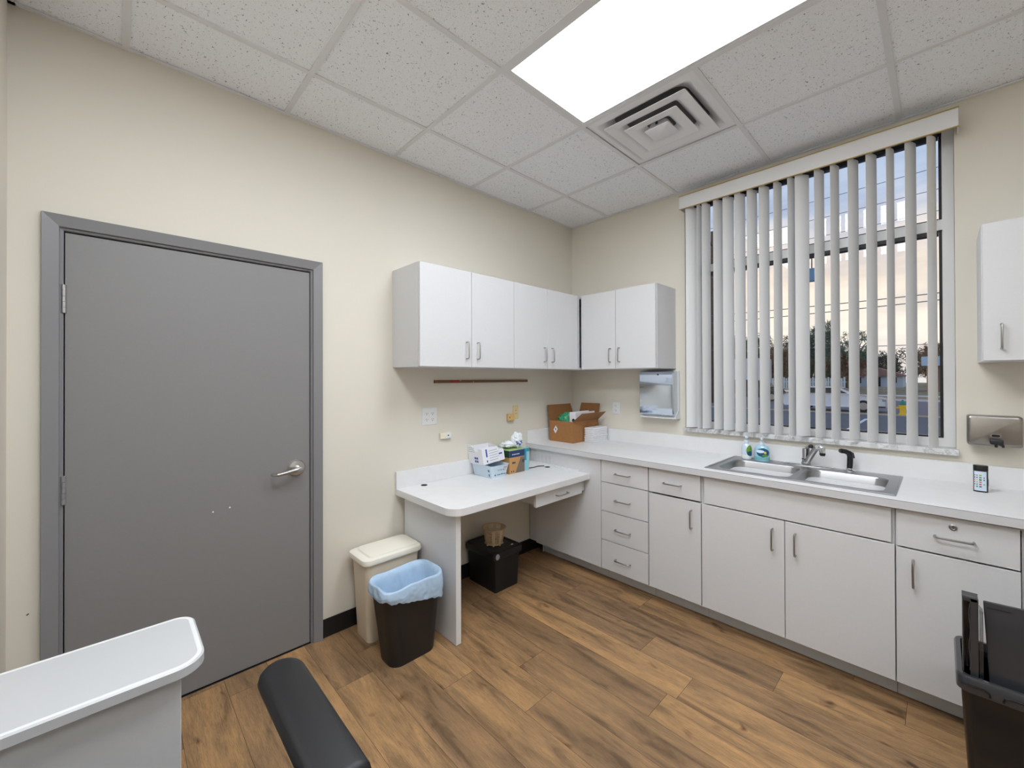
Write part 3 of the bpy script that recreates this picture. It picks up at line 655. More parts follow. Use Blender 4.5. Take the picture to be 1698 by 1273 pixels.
b = B(); b.box(.0015, .030, -.856, -.790, 1.112, 1.168, .006); bo = obj('adapter_body', b, mat('amber_plastic', srgb(214, 178, 116), .4), t); b = B(); b.box(.0302, .0312, -.850, -.842, 1.134, 1.146); obj('adapter_port', b, SLOT, bo)
t = thing('phone_jack', 'small ivory phone jack box on the door wall below the four-gang outlet', 'phone jack', (0, -1.451, 1.054))
b = B(); b.box(.001, .024, -1.495, -1.407, 1.034, 1.076, .004); bo = obj('jack_housing', b, IVORY, t); b = B(); b.box(.0242, .0250, -1.452, -1.410, 1.037, 1.073); pc = obj('jack_cover', b, WPLAS, bo); b = B(); b.box(.0252, .0256, -1.440, -1.428, 1.052, 1.060); obj('jack_port', b, SLOT, pc)
t = thing('wall_strip', 'narrow brown wooden strip fixed to the wall under the wall cabinets', 'strip', (0, -1.08, 1.43))
b = B(); b.box(.001, .014, -1.538, -.622, 1.421, 1.441, .001, 1); bo = obj('wood_strip', b, BROWNW, t)
b = B(); b.box(.0142, .0148, -1.41, -1.33, 1.424, 1.439); obj('red_patch', b, RED, bo)
b = B(); b.box(.0142, .0148, -1.325, -1.316, 1.434, 1.440); b.box(.0142, .0148, -1.205, -1.199, 1.424, 1.430); obj('paint_fleck', b, YELPL, bo)

# ------------------------------------------------------------------ carton in the corner
z0 = .9145; x0, x1, y0, y1, zt = .062, .312, -.400, -.036, 1.090; tk = .004
CB = thing('cardboard_box', 'open brown cardboard carton in the corner of the worktop', 'box', (.19, -.22, z0))
b = B(); b.box(x0, x1, y0, y1, z0, z0+tk); b.box(x0, x0+tk, y0, y1, z0+tk, zt); b.box(x1-tk, x1, y0, y1, z0+tk, zt); b.box(x0+tk, x1-tk, y0, y0+tk, z0+tk, zt); b.box(x0+tk, x1-tk, y1-tk, y1, z0+tk, zt); bo = obj('box_body', b, CARD, CB)
def flap(p, q, d, taper=.012):
    b = B(); p, q, d = Vector(p), Vector(q), Vector(d); e = (q-p).normalized(); n = e.cross(d).normalized()*.0018
    ps = [p, q, q+d-e*taper, p+d+e*taper]
    b.loft([[v-n for v in ps], [v+n for v in ps]]); obj('flap', b, CARDIN, CB)
flap((x0+.002, y0, zt), (x0+.002, y1-.02, zt), (-.036, 0, .128)); flap((x0+.03, y1-.002, zt), (x1, y1-.002, zt), (.02, .012, .138))
flap((x1-.002, y0, zt), (x1-.002, y1, zt), (.088, .0, .072)); flap((x0+.006, y0+.006, zt-.002), (x1-.006, y0+.006, zt-.002), (0, .022, -.11))
b = B(); c_ = (.128, 1.015); b.quad(*[(c_[0]+u, y0-.0006, c_[1]+v) for u, v in ((0, -.034), (.024, .006), (.002, .034), (-.022, -.004))]); lb = obj('sticker', b, PAPER, bo)
b = B(); b.box(c_[0]-.004, c_[0]+.008, y0-.0012, y0-.0008, c_[1]-.008, c_[1]+.014); obj('sticker_print', b, GREYI, lb)
b = B(); b.blob((.152, -.288, 1.055), (.068, .074, .085), 3, .30, 3.4, 4, True); tag(obj('netting_bundle', b, GREENB, None, True), 'bundle of green netting in clear wrap inside the open carton', 'netting')
t = thing('ring_binder', 'white ring binder with a round finger hole standing in the carton', 'binder', (.27, -.2, z0+.006))
b = B(); b.box(.236, .240, -.345, -.075, z0+.006, 1.165); b.box(.296, .300, -.345, -.075, z0+.006, 1.165); b.box(.2405, .2955, -.345, -.341, z0+.006, 1.165); bo = obj('cover', b, PAPER, t)
b = B(); b.box(.243, .293, -.338, -.080, z0+.008, 1.150); obj('pages', b, mat('page_white', srgb(222, 226, 236), .8), t)
b = B(); b.loft([[(.277+r*math.cos(2*PI*k/20), yy, 1.098+r*math.sin(2*PI*k/20)) for k in range(20)] for r, yy in ((.0145, -.3452), (.0145, -.3462))]); obj('finger_hole', b, DARK, bo, True)
t = thing('paper_towel_stack', 'stack of folded white paper towels beside the open carton', 'paper towels', (.37, -.15, z0))
for k in range(8):
    b = B(); o_ = random.uniform(-.002, .002); zk = z0+.0152*k
    b.box(.323+o_, .415+o_, -.258, -.045+random.uniform(-.004, .004), zk+.0002, zk+.0146, .0055, 2); obj('folded_towels', b, PAPER, t, True)
b = B(); b.box(.36, .428, -.20, -.040, z0+.0001, z0+.0008); obj('loose_sheet', b, PAPER, t)

# ------------------------------------------------------------------ boxes on the desk
zd = DT1+.0005
TU = thing('plastic_tub', 'small pale blue printed plastic tub on the desk', 'tub', (.14, -1.15, zd))
b = B(); rings = []
for z, e, r in ((.0, 0, .018), (.078, .014, .02), (.088, .019, .02), (.088, .015, .018), (.078, .010, .018), (.004, -.004, .016)):
    rings.append([(x, y, zd+z) for x, y in rrect(.040-e, .245+e, -1.222-e, -1.085+e, r, 4)])
b.loft(rings); bo = obj('tub_body', b, TUB, TU, True)
def marks(parent, P, rects, m_, nm='printed_mark'):
    b = B()
    for u0, u1, v0_, v1_ in rects: b.quad(P(u0, v0_), P(u1, v0_), P(u1, v1_), P(u0, v1_))
    return obj(nm, b, m_, parent)
def tubx(u, v): return (.2455+.014*v/.078+.0012, u, zd+v)
def tuby(u, v): return (u, -1.2225-.014*v/.078-.0012, zd+v)
random.seed(11)
marks(bo, tubx, [(-1.18+k*.011+random.uniform(0, .003), -1.174+k*.011, .050+random.uniform(-.006, .006), .058) for k in range(7)], DKGRN); marks(bo, tubx, [(-1.205, -1.190, .016, .026), (-1.180, -1.150, .018, .024), (-1.145, -1.125, .019, .027), (-1.12, -1.10, .018, .025)], GREYI); marks(bo, tubx, [(-1.125, -1.095, .064, .072)], PINKI)
marks(bo, tuby, [(.215, .228, .012, .030), (.212, .230, .044, .060)], GREYI)
# white carton tilted in the tub
WB = thing('white_carton', 'white torn-open carton with blue print sitting askew in the pale blue tub', 'box', (.12, -1.16, zd+.09))
Mx = Matrix.Translation((.118, -1.158, zd+.086)) @ Matrix.Rotation(R(-7), 4, 'Z') @ Matrix.Rotation(R(7), 4, 'X') @ Matrix.Rotation(R(-4), 4, 'Y')
lx, ly = .098, .092
def wall_poly(pts, thick, place):   # upright board cut to an uneven torn outline
    b = B(); b.M = Mx; b.loft([[place(u, v, 0) for u, v in pts], [place(u, v, thick) for u, v in pts]]); return b
bo = obj('carton_body', wall_poly([(-lx, .012), (lx, .012), (lx, .118), (.06, .126), (.045, .10), (.0, .112), (-.05, .150), (-lx, .150)], .003, lambda u, v, t_: (u, -ly+t_, v)), PAPER, WB)
pr_ = obj('torn_side', wall_poly([(-ly+.003, .012), (ly, .012), (ly, .088), (.05, .100), (.04, .118), (.0, .124), (-.05, .130), (-ly+.003, .128)], .003, lambda u, v, t_: (lx-t_, u, v)), PAPER, WB)
obj('back_side', wall_poly([(-ly+.003, .012), (ly, .012), (ly, .12), (-ly+.003, .135)], .003, lambda u, v, t_: (-lx+t_, u, v)), PAPER, WB)
obj('far_side', wall_poly([(-lx+.004, .012), (lx-.004, .012), (lx-.004, .09), (-lx+.004, .12)], .003, lambda u, v, t_: (u, ly-t_, v)), PAPER, WB)
b = B(); b.M = Mx; b.box(-lx+.004, lx-.004, -ly+.004, ly-.004, .012, .015); obj('carton_base', b, PAPER, WB)
Q = lambda u, v: Mx @ Vector((lx+.0006, u, v)); Q2 = lambda u, v: Mx @ Vector((u, -ly-.0006, v))
marks(pr_, Q, [(-.062, -.050, .060, .116), (-.062, -.052, .024, .038)], BLUEI, 'blue_stripe'); marks(pr_, Q, [(-.035, .035+.01*(k % 2), .030+.017*k, .0325+.017*k) for k in range(5)], GREYI, 'print_line'); marks(pr_, Q, [(.045, .075, .058, .068)], BLUEI, 'print_block')
marks(bo, Q2, [(-.012+(k % 2)*.026, .010+(k % 2)*.026, .024+.022*(k//2), .040+.022*(k//2)) for k in range(4)], BLUEI, 'print_block'); marks(bo, Q2, [(-.085, .0, .098+.013*k, .1003+.013*k) for k in range(3)], GREYI, 'print_line')
# boxes
def card_box(name, label, cat, x0, x1, y0, y1, z1, m_):
    t = thing(name, label, cat, ((x0+x1)/2, (y0+y1)/2, zd)); b = B(); b.box(x0, x1, y0, y1, zd, z1, .001, 1); return t, obj('box_body', b, m_, t)
t, bo = card_box('glove_box', 'tan and navy glove box on the desk, right of the pale blue tub', 'box', .125, .234, -1.045, -.888, .9215, TANC)
Fx = lambda x: (lambda u, v: (x+.0006, u, v))
marks(bo, Fx(.234), [(-1.0448, -.8882, .872, .9213)], NAVY, 'navy_band'); b = B(); b.quad((.2348, -.985, zd+.002), (.2348, -.8885, zd+.002), (.2348, -.8885, .866), (.2348, -.93, .866)); obj('taupe_wedge', b, TAUPE, bo)
marks(bo, lambda u, v: (.2356, u, v), [(-1.02+.016*k, -1.008+.016*k, .890, .896) for k in range(5)], PAPER, 'pale_print'); marks(bo, lambda u, v: (.2356, u, v), [(-1.02, -.985, .826, .838), (-.915, -.892, .824, .846), (-1.03, -1.02, .765, .775), (-1.01, -1.0, .765, .775)], SLOT, 'dark_print')
b = B(); b.quad((.1255, -1.0456, .872), (.2338, -1.0456, .872), (.2338, -1.0456, .9213), (.1255, -1.0456, .9213)); obj('navy_end', b, DKGRN, bo)
b = B(); b.box(.112, .236, -1.046, -.886, .9216, .9252); obj('lime_lid', b, LIME, t)
t, bo = card_box('glove_box', 'narrow teal box on the desk beside the tan and navy glove box', 'box', .110, .224, -.885, -.829, .9205, TEALL)
marks(bo, Fx(.224), [(-.8848, -.858, .832, .9203), (-.857, -.8292, .895, .9203)], TEAL, 'teal_band')
t, bo = card_box('tissue_box', 'lime green box against the wall behind the glove boxes', 'box', .028, .118, -1.050, -.835, .930, LIME)
marks(bo, lambda u, v: (v, u, .9308), [(-1.0, -.97, .05, .062)], DKGRN, 'dark_print')
b = B()
for k, (c_, r_) in enumerate((((.150, -.972, .956), (.042, .056, .022)), ((.182, -.920, .984), (.034, .044, .050)), ((.130, -.99, .950), (.03, .045, .014)))):
    b.blob(c_, r_, 4+k, .45, 2.6, 4, True)
t = thing('plastic_wrapper', 'crumpled clear plastic wrapper with blue print on top of the glove box', 'wrapper', (.17, -.95, .93)); bo = obj('film', b, FILM, t, True)
b = B()
for k in range(10):
    y = -.947+.012*(k % 5)+random.uniform(-.004, .004); z = .962+.02*(k//5)+.006*math.sin(k*2.1); b.blob((.2135+.003*math.sin(k), y, z), (.006, .009, .004+.004*(k % 3)/2), k, .3, 2, 2)
obj('wrapper_print', b, BLUEI, bo, True)

# ------------------------------------------------------------------ bins and file box on the floor
CW = thing('waste_bin', 'cream lidded plastic bin standing between the grey door frame and the desk', 'bin', (.16, -1.96, 0))
def rr3(x0, x1, y0, y1, r, z, n=5): return [(x, y, z) for x, y in rrect(x0, x1, y0, y1, r, n)]
b = B(); b.loft([rr3(.076, .236, -2.112, -1.835, .028, .001), rr3(.074, .238, -2.114, -1.833, .03, .01), rr3(.052, .256, -2.131, -1.800, .034, .438)]); obj('bin_body', b, CREAM, CW, True)
b = B(); b.loft([rr3(.032, .268, -2.148, -1.786, .04, .4385), rr3(.030, .270, -2.150, -1.784, .042, .450), rr3(.034, .266, -2.146, -1.788, .04, .464), rr3(.046, .254, -2.136, -1.798, .034, .470)]); ld = obj('bin_lid', b, CREAML, CW, True)
b = B(); b.loft([rr3(.055, .250, -2.108, -1.800, .03, .4702), rr3(.058, .247, -2.102, -1.803, .03, .478), rr3(.066, .240, -2.092, -1.812, .03, .481)]); obj('lid_panel', b, CREAML, ld, True)
WBn = thing('waste_bin', 'black open waste bin with a blue liner in front of the cream bin', 'bin', (.44, -1.99, 0))
b = B(); rings = [rr3(.352, .516, -2.114, -1.856, .055, .001, 7), rr3(.350, .518, -2.117, -1.853, .057, .012, 7), rr3(.332, .546, -2.160, -1.832, .062, .370, 7), rr3(.340, .538, -2.152, -1.840, .056, .370, 7), rr3(.362, .508, -2.104, -1.866, .046, .012, 7)]
b.loft(rings); obj('bin_body', b, BLKP, WBn, True)
def oval(x0, x1, y0, y1, r, n=168):
    pts = rrect(x0, x1, y0, y1, r, 12); pts.append(pts[0]); d = [0]
    for p, q in zip(pts, pts[1:]): d.append(d[-1]+math.hypot(q[0]-p[0], q[1]-p[1]))
    out = []; j = 0
    for k in range(n):
        t = d[-1]*k/n
        while d[j+1] < t: j += 1
        f = (t-d[j])/max(1e-9, d[j+1]-d[j]); out.append((pts[j][0]+(pts[j+1][0]-pts[j][0])*f, pts[j][1]+(pts[j+1][1]-pts[j][1])*f))
    return out
def ridge(p, s): return 1-2*abs(noise.noise(Vector(p)*s))
b = B(); rings = []; KO = 14; ctr = Vector((.439, -1.996, 0))
def ring(e, zf, wob, seed):
    out = []
    for x, y in oval(.332-e, .546+e, -2.160-e, -1.832+e, .064):
        z = zf(x, y); d = Vector((x, y, 0))-ctr; d.normalize()
        w_ = wob*(.6*ridge((x, y, z*1.6+seed), 15)+.5*ridge((x+3, y, z*1.2+seed), 34)+.25*noise.noise(Vector((x*70, y*70, z*70))))
        out.append((x+d.x*w_, y+d.y*w_, z+wob*.35*noise.noise(Vector((x*22, y*22, seed+z*20)))))
    return out
def rimz(x, y): return .410+.008*noise.noise(Vector((x*12, y*12, 1)))+.006*(y+2.0)/.16
def hem(x, y):
    f = min(1, max(0, (y+2.16)/.33)); side = 1 if x > .44 else .35
    return .352-.070*f**1.3*side+.012*noise.noise(Vector((x*16, y*16, 4)))+.007*noise.noise(Vector((x*45, y*45, 8)))
for k in range(KO+1):
    f = k/KO
    rings.append(ring(.0095+.004*math.sin(f*PI), lambda x, y: hem(x, y)*(1-f)+rimz(x, y)*f, .0075*(1-f*.75), 2))
rings.append(ring(.005, lambda x, y: rimz(x, y)+.004, .003, 2)); rings.append(ring(-.002, lambda x, y: rimz(x, y)+.002, .003, 2))
for k in range(1, 15):
    f = k/14; rings.append(ring(-.006-.050*f, lambda x, y: rimz(x, y)*(1-f)+.045*f, -.001-.009*math.sin(f*PI*.8), 6))
rings.append(ring(-.075, lambda x, y: .032, .006, 6))
b.loft(rings, False, True); ln = obj('bin_liner', b, LINER, None, False); [setattr(p, 'use_smooth', True) for p in ln.data.polygons]
tag(ln, 'pale blue plastic liner folded over the rim of the black waste bin', 'bin liner')
FB = thing('file_box', 'black lidded plastic file box on the floor under the desk', 'box', (.18, -1.16, 0))
b = B(); b.loft([rr3(.040, .322, -1.262, -1.052, .008, .001, 2), rr3(.030, .330, -1.272, -1.042, .010, .232, 2)]); obj('box_body', b, BLKM, FB, True)
b = B(); b.loft([rr3(.022, .340, -1.286, -1.024, .016, .228, 3), rr3(.020, .342, -1.290, -1.020, .018, .250, 3), rr3(.022, .340, -1.288, -1.022, .018, .272, 3), rr3(.034, .328, -1.276, -1.034, .016, .282, 3), rr3(.050, .312, -1.26, -1.05, .012, .282, 3), rr3(.054, .308, -1.256, -1.054, .012, .277, 3)]); ld = obj('box_lid', b, BLKP, FB, True)
b = B(); b.loft([[(.3425+dx, -1.262+.017*k_*math.cos(2*PI*k/18), .253+.019*k_*math.sin(2*PI*k/18)) for k in range(18)] for dx, k_ in ((0, 1), (.004, 1), (.005, .7))]); obj('lid_latch', b, GREYPL, ld, True)
b = B(); b.box(.300, .309, -1.098, -1.080, .2775, .2825, .001, 1); tag(obj('paper_scrap', b, PAPER), 'tiny scrap of white paper on the lid of the black file box', 'scrap')
BK = thing('basket', 'small tan plastic basket standing on the black file box', 'basket', (.198, -1.165, .2825))
bc = (.198, -1.165); zb = .2775
def bp(a, t): r = .060+.022*t; return (bc[0]+r*math.cos(a), bc[1]+r*math.sin(a), zb+.006+.112*t)
b = B(); NB = 40
for k in range(NB):
    wide = k % 5 == 0
    a = 2*PI*k/NB; w_ = .12 if wide else .030
    b.loft([[bp(a-w_, t), bp(a+w_, t), tuple(Vector(bp(a+w_, t))*1-Vector((math.cos(a), math.sin(a), 0))*.003), tuple(Vector(bp(a-w_, t))-Vector((math.cos(a), math.sin(a), 0))*.003)] for t in (0, .5, .97)])
for t0, t1 in ((0, .10), (.34, .39), (.63, .68), (.93, 1.0)):
    o_ = .0015 if t1 == 1. else 0
    rs = []
    for k in range(57):
        a = 2*PI*k/56; p, q = Vector(bp(a, t0)), Vector(bp(a, t1)); n_ = Vector((math.cos(a), math.sin(a), 0)); rs.append([p+n_*o_, q+n_*(o_+(.004 if o_ else 0)), q-n_*.003, p-n_*.003])
    b.loft(rs, False, False)
b.lathe([(.061, .005), (.061, .009)], (bc[0], bc[1], zb), 28)
for k in range(8):
    a = 2*PI*k/8; p = Vector((bc[0]+.060*math.cos(a), bc[1]+.060*math.sin(a), zb)); b.cyl(p+Vector((0, 0, .0003)), p+Vector((0, 0, .010)), .007, .007, 8)
obj('basket_body', b, TAN, BK)

# ------------------------------------------------------------------ foreground ledge, chair, tote
LG = thing('writing_ledge', 'narrow white counter with rounded end in the near left foreground', 'counter', (1.0, -3.17, 0))
def ledge(e, z): return [(x, y, z) for x, y in [(.862-e, YN+.002), (1.142+e, YN+.002)] + [(1.080+(.062+e)*math.cos(R(a)), -3.004+(.062+e)*math.sin(R(a))) for a in range(0, 91, 10)] + [(.908+(.046+e)*math.cos(R(a)), -2.988+(.046+e)*math.sin(R(a))) for a in range(90, 181, 10)]]
b = B(); b.loft([ledge(-.003, .733), ledge(0, .736), ledge(0, .757), ledge(-.004, .7605)]); lt = obj('ledge_top', b, mat('ledge_laminate', srgb(196, 197, 199), .32), LG, True)
b = B(); b.loft([ledge(-.0045, .7606), ledge(-.006, .7614), ledge(-.011, .7614), ledge(-.014, .7606)], False, False); obj('ledge_rim', b, WPLAS, lt, True)
b = B(); b.box(.905, 1.106, YN+.002, -2.990, .0015, .7325, .002, 1); obj('ledge_base', b, LAM, LG)

CH = thing('armchair', 'dark padded chair of which one armrest shows in the foreground', 'chair', (1.45, -3.03, 0))
def pad(y0, y1, xs=1.105):
    b = B(); yc = (y0+y1)/2; r = (y1-y0)/2; rings = []
    outline = [(xs-r*math.cos(R(a))*1.0, yc+r*math.sin(R(a))) for a in range(-90, 91, 15)]
    poly = [(x, y) for x, y in outline] + [(1.545, y1), (1.55, y1-.012), (1.55, y0+.012), (1.545, y0)]
    def ins(k, z): return [(1.32+(x-1.32)*(1-k/.26), yc+(y-yc)*(1-k/r), z) for x, y in poly]
    b.loft([ins(.012, .588), ins(.003, .594), ins(0, .606), ins(.003, .620), ins(.010, .629), ins(.022, .633)]); return b
for y0, y1, xs in ((-2.826, -2.706, 1.105), (-3.345, -3.225, 1.205)):
    arm = obj('armrest', pad(y0, y1, xs), VINYL, CH, True)
    yc = (y0+y1)/2; b = B(); b.tube([(1.46, yc, .586), (1.47, yc, .47), (1.48, yc, .425)], .016, 12); b.box(1.30, 1.52, yc-.018, yc+.018, .5765, .5875, .003); obj('arm_post', b, BLKP, arm, True)
b = B(); b.loft([rr3(1.22, 1.70, -3.215, -2.835, .06, .385), rr3(1.20, 1.72, -3.222, -2.828, .07, .40), rr3(1.20, 1.72, -3.222, -2.828, .07, .45), rr3(1.23, 1.69, -3.20, -2.85, .06, .47)]); obj('seat', b, VINYL, CH, True)
b = B(); b.box(1.30, 1.60, -3.34, -2.71, .358, .384, .004); obj('seat_frame', b, BLKP, CH)
b = B(); b.box(1.725, 1.775, -3.20, -2.85, .46, .80, .02, 3); b.box(1.69, 1.725, -3.06, -2.99, .37, .62, .004); obj('backrest', b, VINYL, CH, True)
b = B(); b.box(1.56, 1.66, -2.83, -2.715, .3845, .395); b.box(1.46, 1.50, -2.785, -2.745, .3842, .43); b.box(1.46, 1.50, -3.305, -3.265, .3842, .43); obj('arm_bracket', b, BLKP, CH)
b = B(); b.cyl((1.46, -3.025, .08), (1.46, -3.025, .357), .028, .022, 16); obj('gas_column', b, BLKP, CH, True)
for k in range(5):
    a = 2*PI*k/5+.3; ex, ey = 1.46+.235*math.cos(a), -3.025+.235*math.sin(a)
    b = B(); b.tube([(1.46, -3.025, .095), (ex, ey, .07)], [.022, .015], 10); lg = obj('leg', b, BLKP, CH, True)
    b = B(); b.cyl((ex-.012*math.sin(a), ey+.012*math.cos(a), .0265), (ex+.012*math.sin(a), ey-.012*math.cos(a), .0265), .025, .025, 16); b.cyl((ex, ey, .03), (ex, ey, .07), .007, .007, 8); obj('caster', b, BLKG, lg, True)

TO = thing('storage_tote', 'glossy black plastic tote on the floor in the right foreground', 'tote', (2.68, -.92, 0))
tx0, tx1, ty0, ty1 = 2.441, 2.930, -1.100, -.800
b = B(); b.loft([rr3(tx0+.03, tx1-.03, ty0+.03, ty1-.03, .03, .001), rr3(tx0+.006, tx1-.006, ty0+.006, ty1-.006, .03, .455), rr3(tx0+.010, tx1-.010, ty0+.010, ty1-.010, .028, .455), rr3(tx0+.034, tx1-.034, ty0+.034, ty1-.034, .028, .008)]); obj('tote_body', b, BLKG, TO, True)
b = B(); b.loft([rr3(tx0-.003, tx1+.003, ty0-.003, ty1+.003, .034, .424), rr3(tx0-.004, tx1+.004, ty0-.004, ty1+.004, .034, .466), rr3(tx0, tx1, ty0, ty1, .032, .474), rr3(tx0+.012, tx1-.012, ty0+.012, ty1-.012, .024, .474), rr3(tx0+.0125, tx1-.0125, ty0+.0125, ty1-.0125, .024, .456), rr3(tx0+.0075, tx1-.0075, ty0+.0075, ty1-.0075, .028, .424)]); rm = obj('tote_rim', b, mat('soft_gloss_black', (.034, .036, .042), .24, coat=.3), TO, True)
def loopbar(xa, xb): b.tube([(xa, ty0-.0058, .450), (xb-.012, ty0-.0058, .450), (xb, ty0-.0058, .443), (xb, ty0-.0058, .432)], .0028, 8)
b = B(); loopbar(tx0+.006, tx0+.070); b.tube([(tx0+.098, ty0-.0058, .432), (tx0+.102, ty0-.0058, .446), (tx0+.115, ty0-.0058, .450), (tx0+.30, ty0-.0058, .450)], .0028, 8); obj('rim_moulding', b, BLKG, rm, True)
# upright tray at the left end of the tote
TR = thing('file_tray', 'upright glossy black tray with a wavy recess standing in the tote', 'tray', (2.47, -1.05, .3))
b = B(); ya, yb = -1.078, -1.030; za, zb_ = .30, .726; bx0, bx1 = 2.4535, 2.4895
b.box(bx0+.02, bx1, yb-.004, yb, za, .458); b.box(bx0, bx1, yb-.004, yb, .478, zb_); b.box(bx0+.02, bx1, yb-.004, yb, .458, .478); b.box(bx0+.017, bx1, ya, ya+.006, za, zb_-.002, .002); b.box(bx0, bx0+.003, ya, yb, .478, zb_); b.box(bx0, bx1, ya, yb, zb_-.016, zb_, .003); obj('tray_shell', b, MATS['soft_gloss_black'], TR)
b = B(); pts = []
for k in range(17):
    z = .486+k*.0136; pts.append((bx0+.0165+.0018*math.sin(k*.8), ya+.001, z))
b.tube(pts, .0016, 8); b.tube([(x-.0075, y+.014, z-.01) for x, y, z in pts[1:12]], .0013, 8); obj('wavy_lip', b, mat('polished_black_plastic', (.03, .035, .045), .06, coat=1.), TR, True)
b = B()
for k in range(3): b.box(2.4915+.0032*k, 2.4935+.0032*k, -1.074+.004*k, -1.035, za, .692-.004*k)
tag(obj('divider_set', b, MATS['polished_black_plastic']), 'thin glossy black dividers between tray and panel in the tote', 'dividers')
PM = Matrix.Translation((2.520, -1.064, .30)) @ Matrix.Rotation(R(-4), 4, 'X') @ Matrix.Rotation(R(-2.6), 4, 'Y')
b = B(); b.M = PM; b.box(.0, .30, 0, .008, 0, .412, .003); t = thing('folder_panel', 'broad dark panel standing upright in the tote, right of the tray', 'panel', (2.66, -1.06, .30)); bo = obj('panel_board', b, MATS['soft_gloss_black'], t)
b = B(); b.M = PM; b.box(.008, .060, -.0016, -.0004, .392, .3945); obj('grip_slot', b, DARK, bo)

# ------------------------------------------------------------------ outdoors, seen through the blind
GZ = -.45
ASPH = mat('parking_asphalt', srgb(88, 90, 98), .8, var=.12, bscale=.6); ROADM = mat('road_asphalt', srgb(112, 104, 112), .85, var=.05, bscale=.4)
CONC = mat('kerb_concrete', srgb(190, 176, 156), .8); VERGE = mat('dry_grass', srgb(150, 124, 92), .9, var=.25, bscale=.8); WLINE = mat('road_paint', srgb(225, 228, 232), .6)
WALKM = mat('pale_pavement', srgb(206, 206, 210), .8); YARD = mat('yard_grass', srgb(140, 126, 96), .95, var=.3, bscale=.3)
def slab(name, m_, x0, x1, y0, y1, z0, z1, label=None):
    b = B(); b.box(x0, x1, y0, y1, z0, z1); return struct(name, b, m_, label=label)
slab('ground', ASPH, -45, 40, .16, 24.4, GZ-.2, GZ, 'dark parking lot outside the window')
slab('kerb', CONC, -45, 40, 24.4, 24.62, GZ-.2, GZ+.05); slab('land', VERGE, -45, 40, 24.62, 25.6, GZ-.2, GZ+.02)
slab('road', ROADM, -60, 45, 25.6, 42, GZ-.3, GZ-.02, 'grey road outside the window'); slab('pavement', WALKM, -60, 45, 42, 43.6, GZ-.3, GZ+.08)
slab('field', VERGE, -80, 60, 43.6, 52, GZ-.3, GZ+.0); slab('sidewalk', WALKM, -80, 60, 52, 54.5, GZ-.3, GZ+.06); slab('lawn', YARD, -120, 90, 54.5, 190, GZ-.3, GZ+.02)
b = B(); b.box(.03, .15, 12, 21.6, GZ+.001, GZ+.006); struct('road_marking', b, WLINE, label='white parking stripe on the asphalt')
# hydrant
HY = thing('fire_hydrant', 'yellow fire hydrant with a green bonnet beyond the parking lot', 'hydrant', (1.13, 25.2, GZ+.02))
HYEL = mat('hydrant_yellow', srgb(246, 206, 30), .5); HGRN = mat('hydrant_green', srgb(20, 130, 116), .5); hc = (1.13, 25.2, GZ+.02)
b = B(); b.lathe([(.16, .0), (.16, .05), (.115, .06), (.115, .42), (.15, .43), (.15, .48)], hc, 20); hb = obj('barrel', b, HYEL, HY, True)
b = B(); b.lathe([(.15, .481), (.15, .51), (.13, .58), (.08, .66), (.04, .69), (.04, .74), (.001, .745)], hc, 20); obj('bonnet', b, HGRN, HY, True)
for dx, dy in ((-1, 0), (1, 0), (0, -1)):
    b = B(); b.cyl((hc[0]+dx*.10, hc[1]+dy*.10, hc[2]+.34), (hc[0]+dx*.20, hc[1]+dy*.20, hc[2]+.34), .06, .055, 14); b.cyl((hc[0]+dx*.20, hc[1]+dy*.20, hc[2]+.34), (hc[0]+dx*.235, hc[1]+dy*.235, hc[2]+.34), .03, .03, 8); obj('outlet_cap', b, HYEL, hb, True)
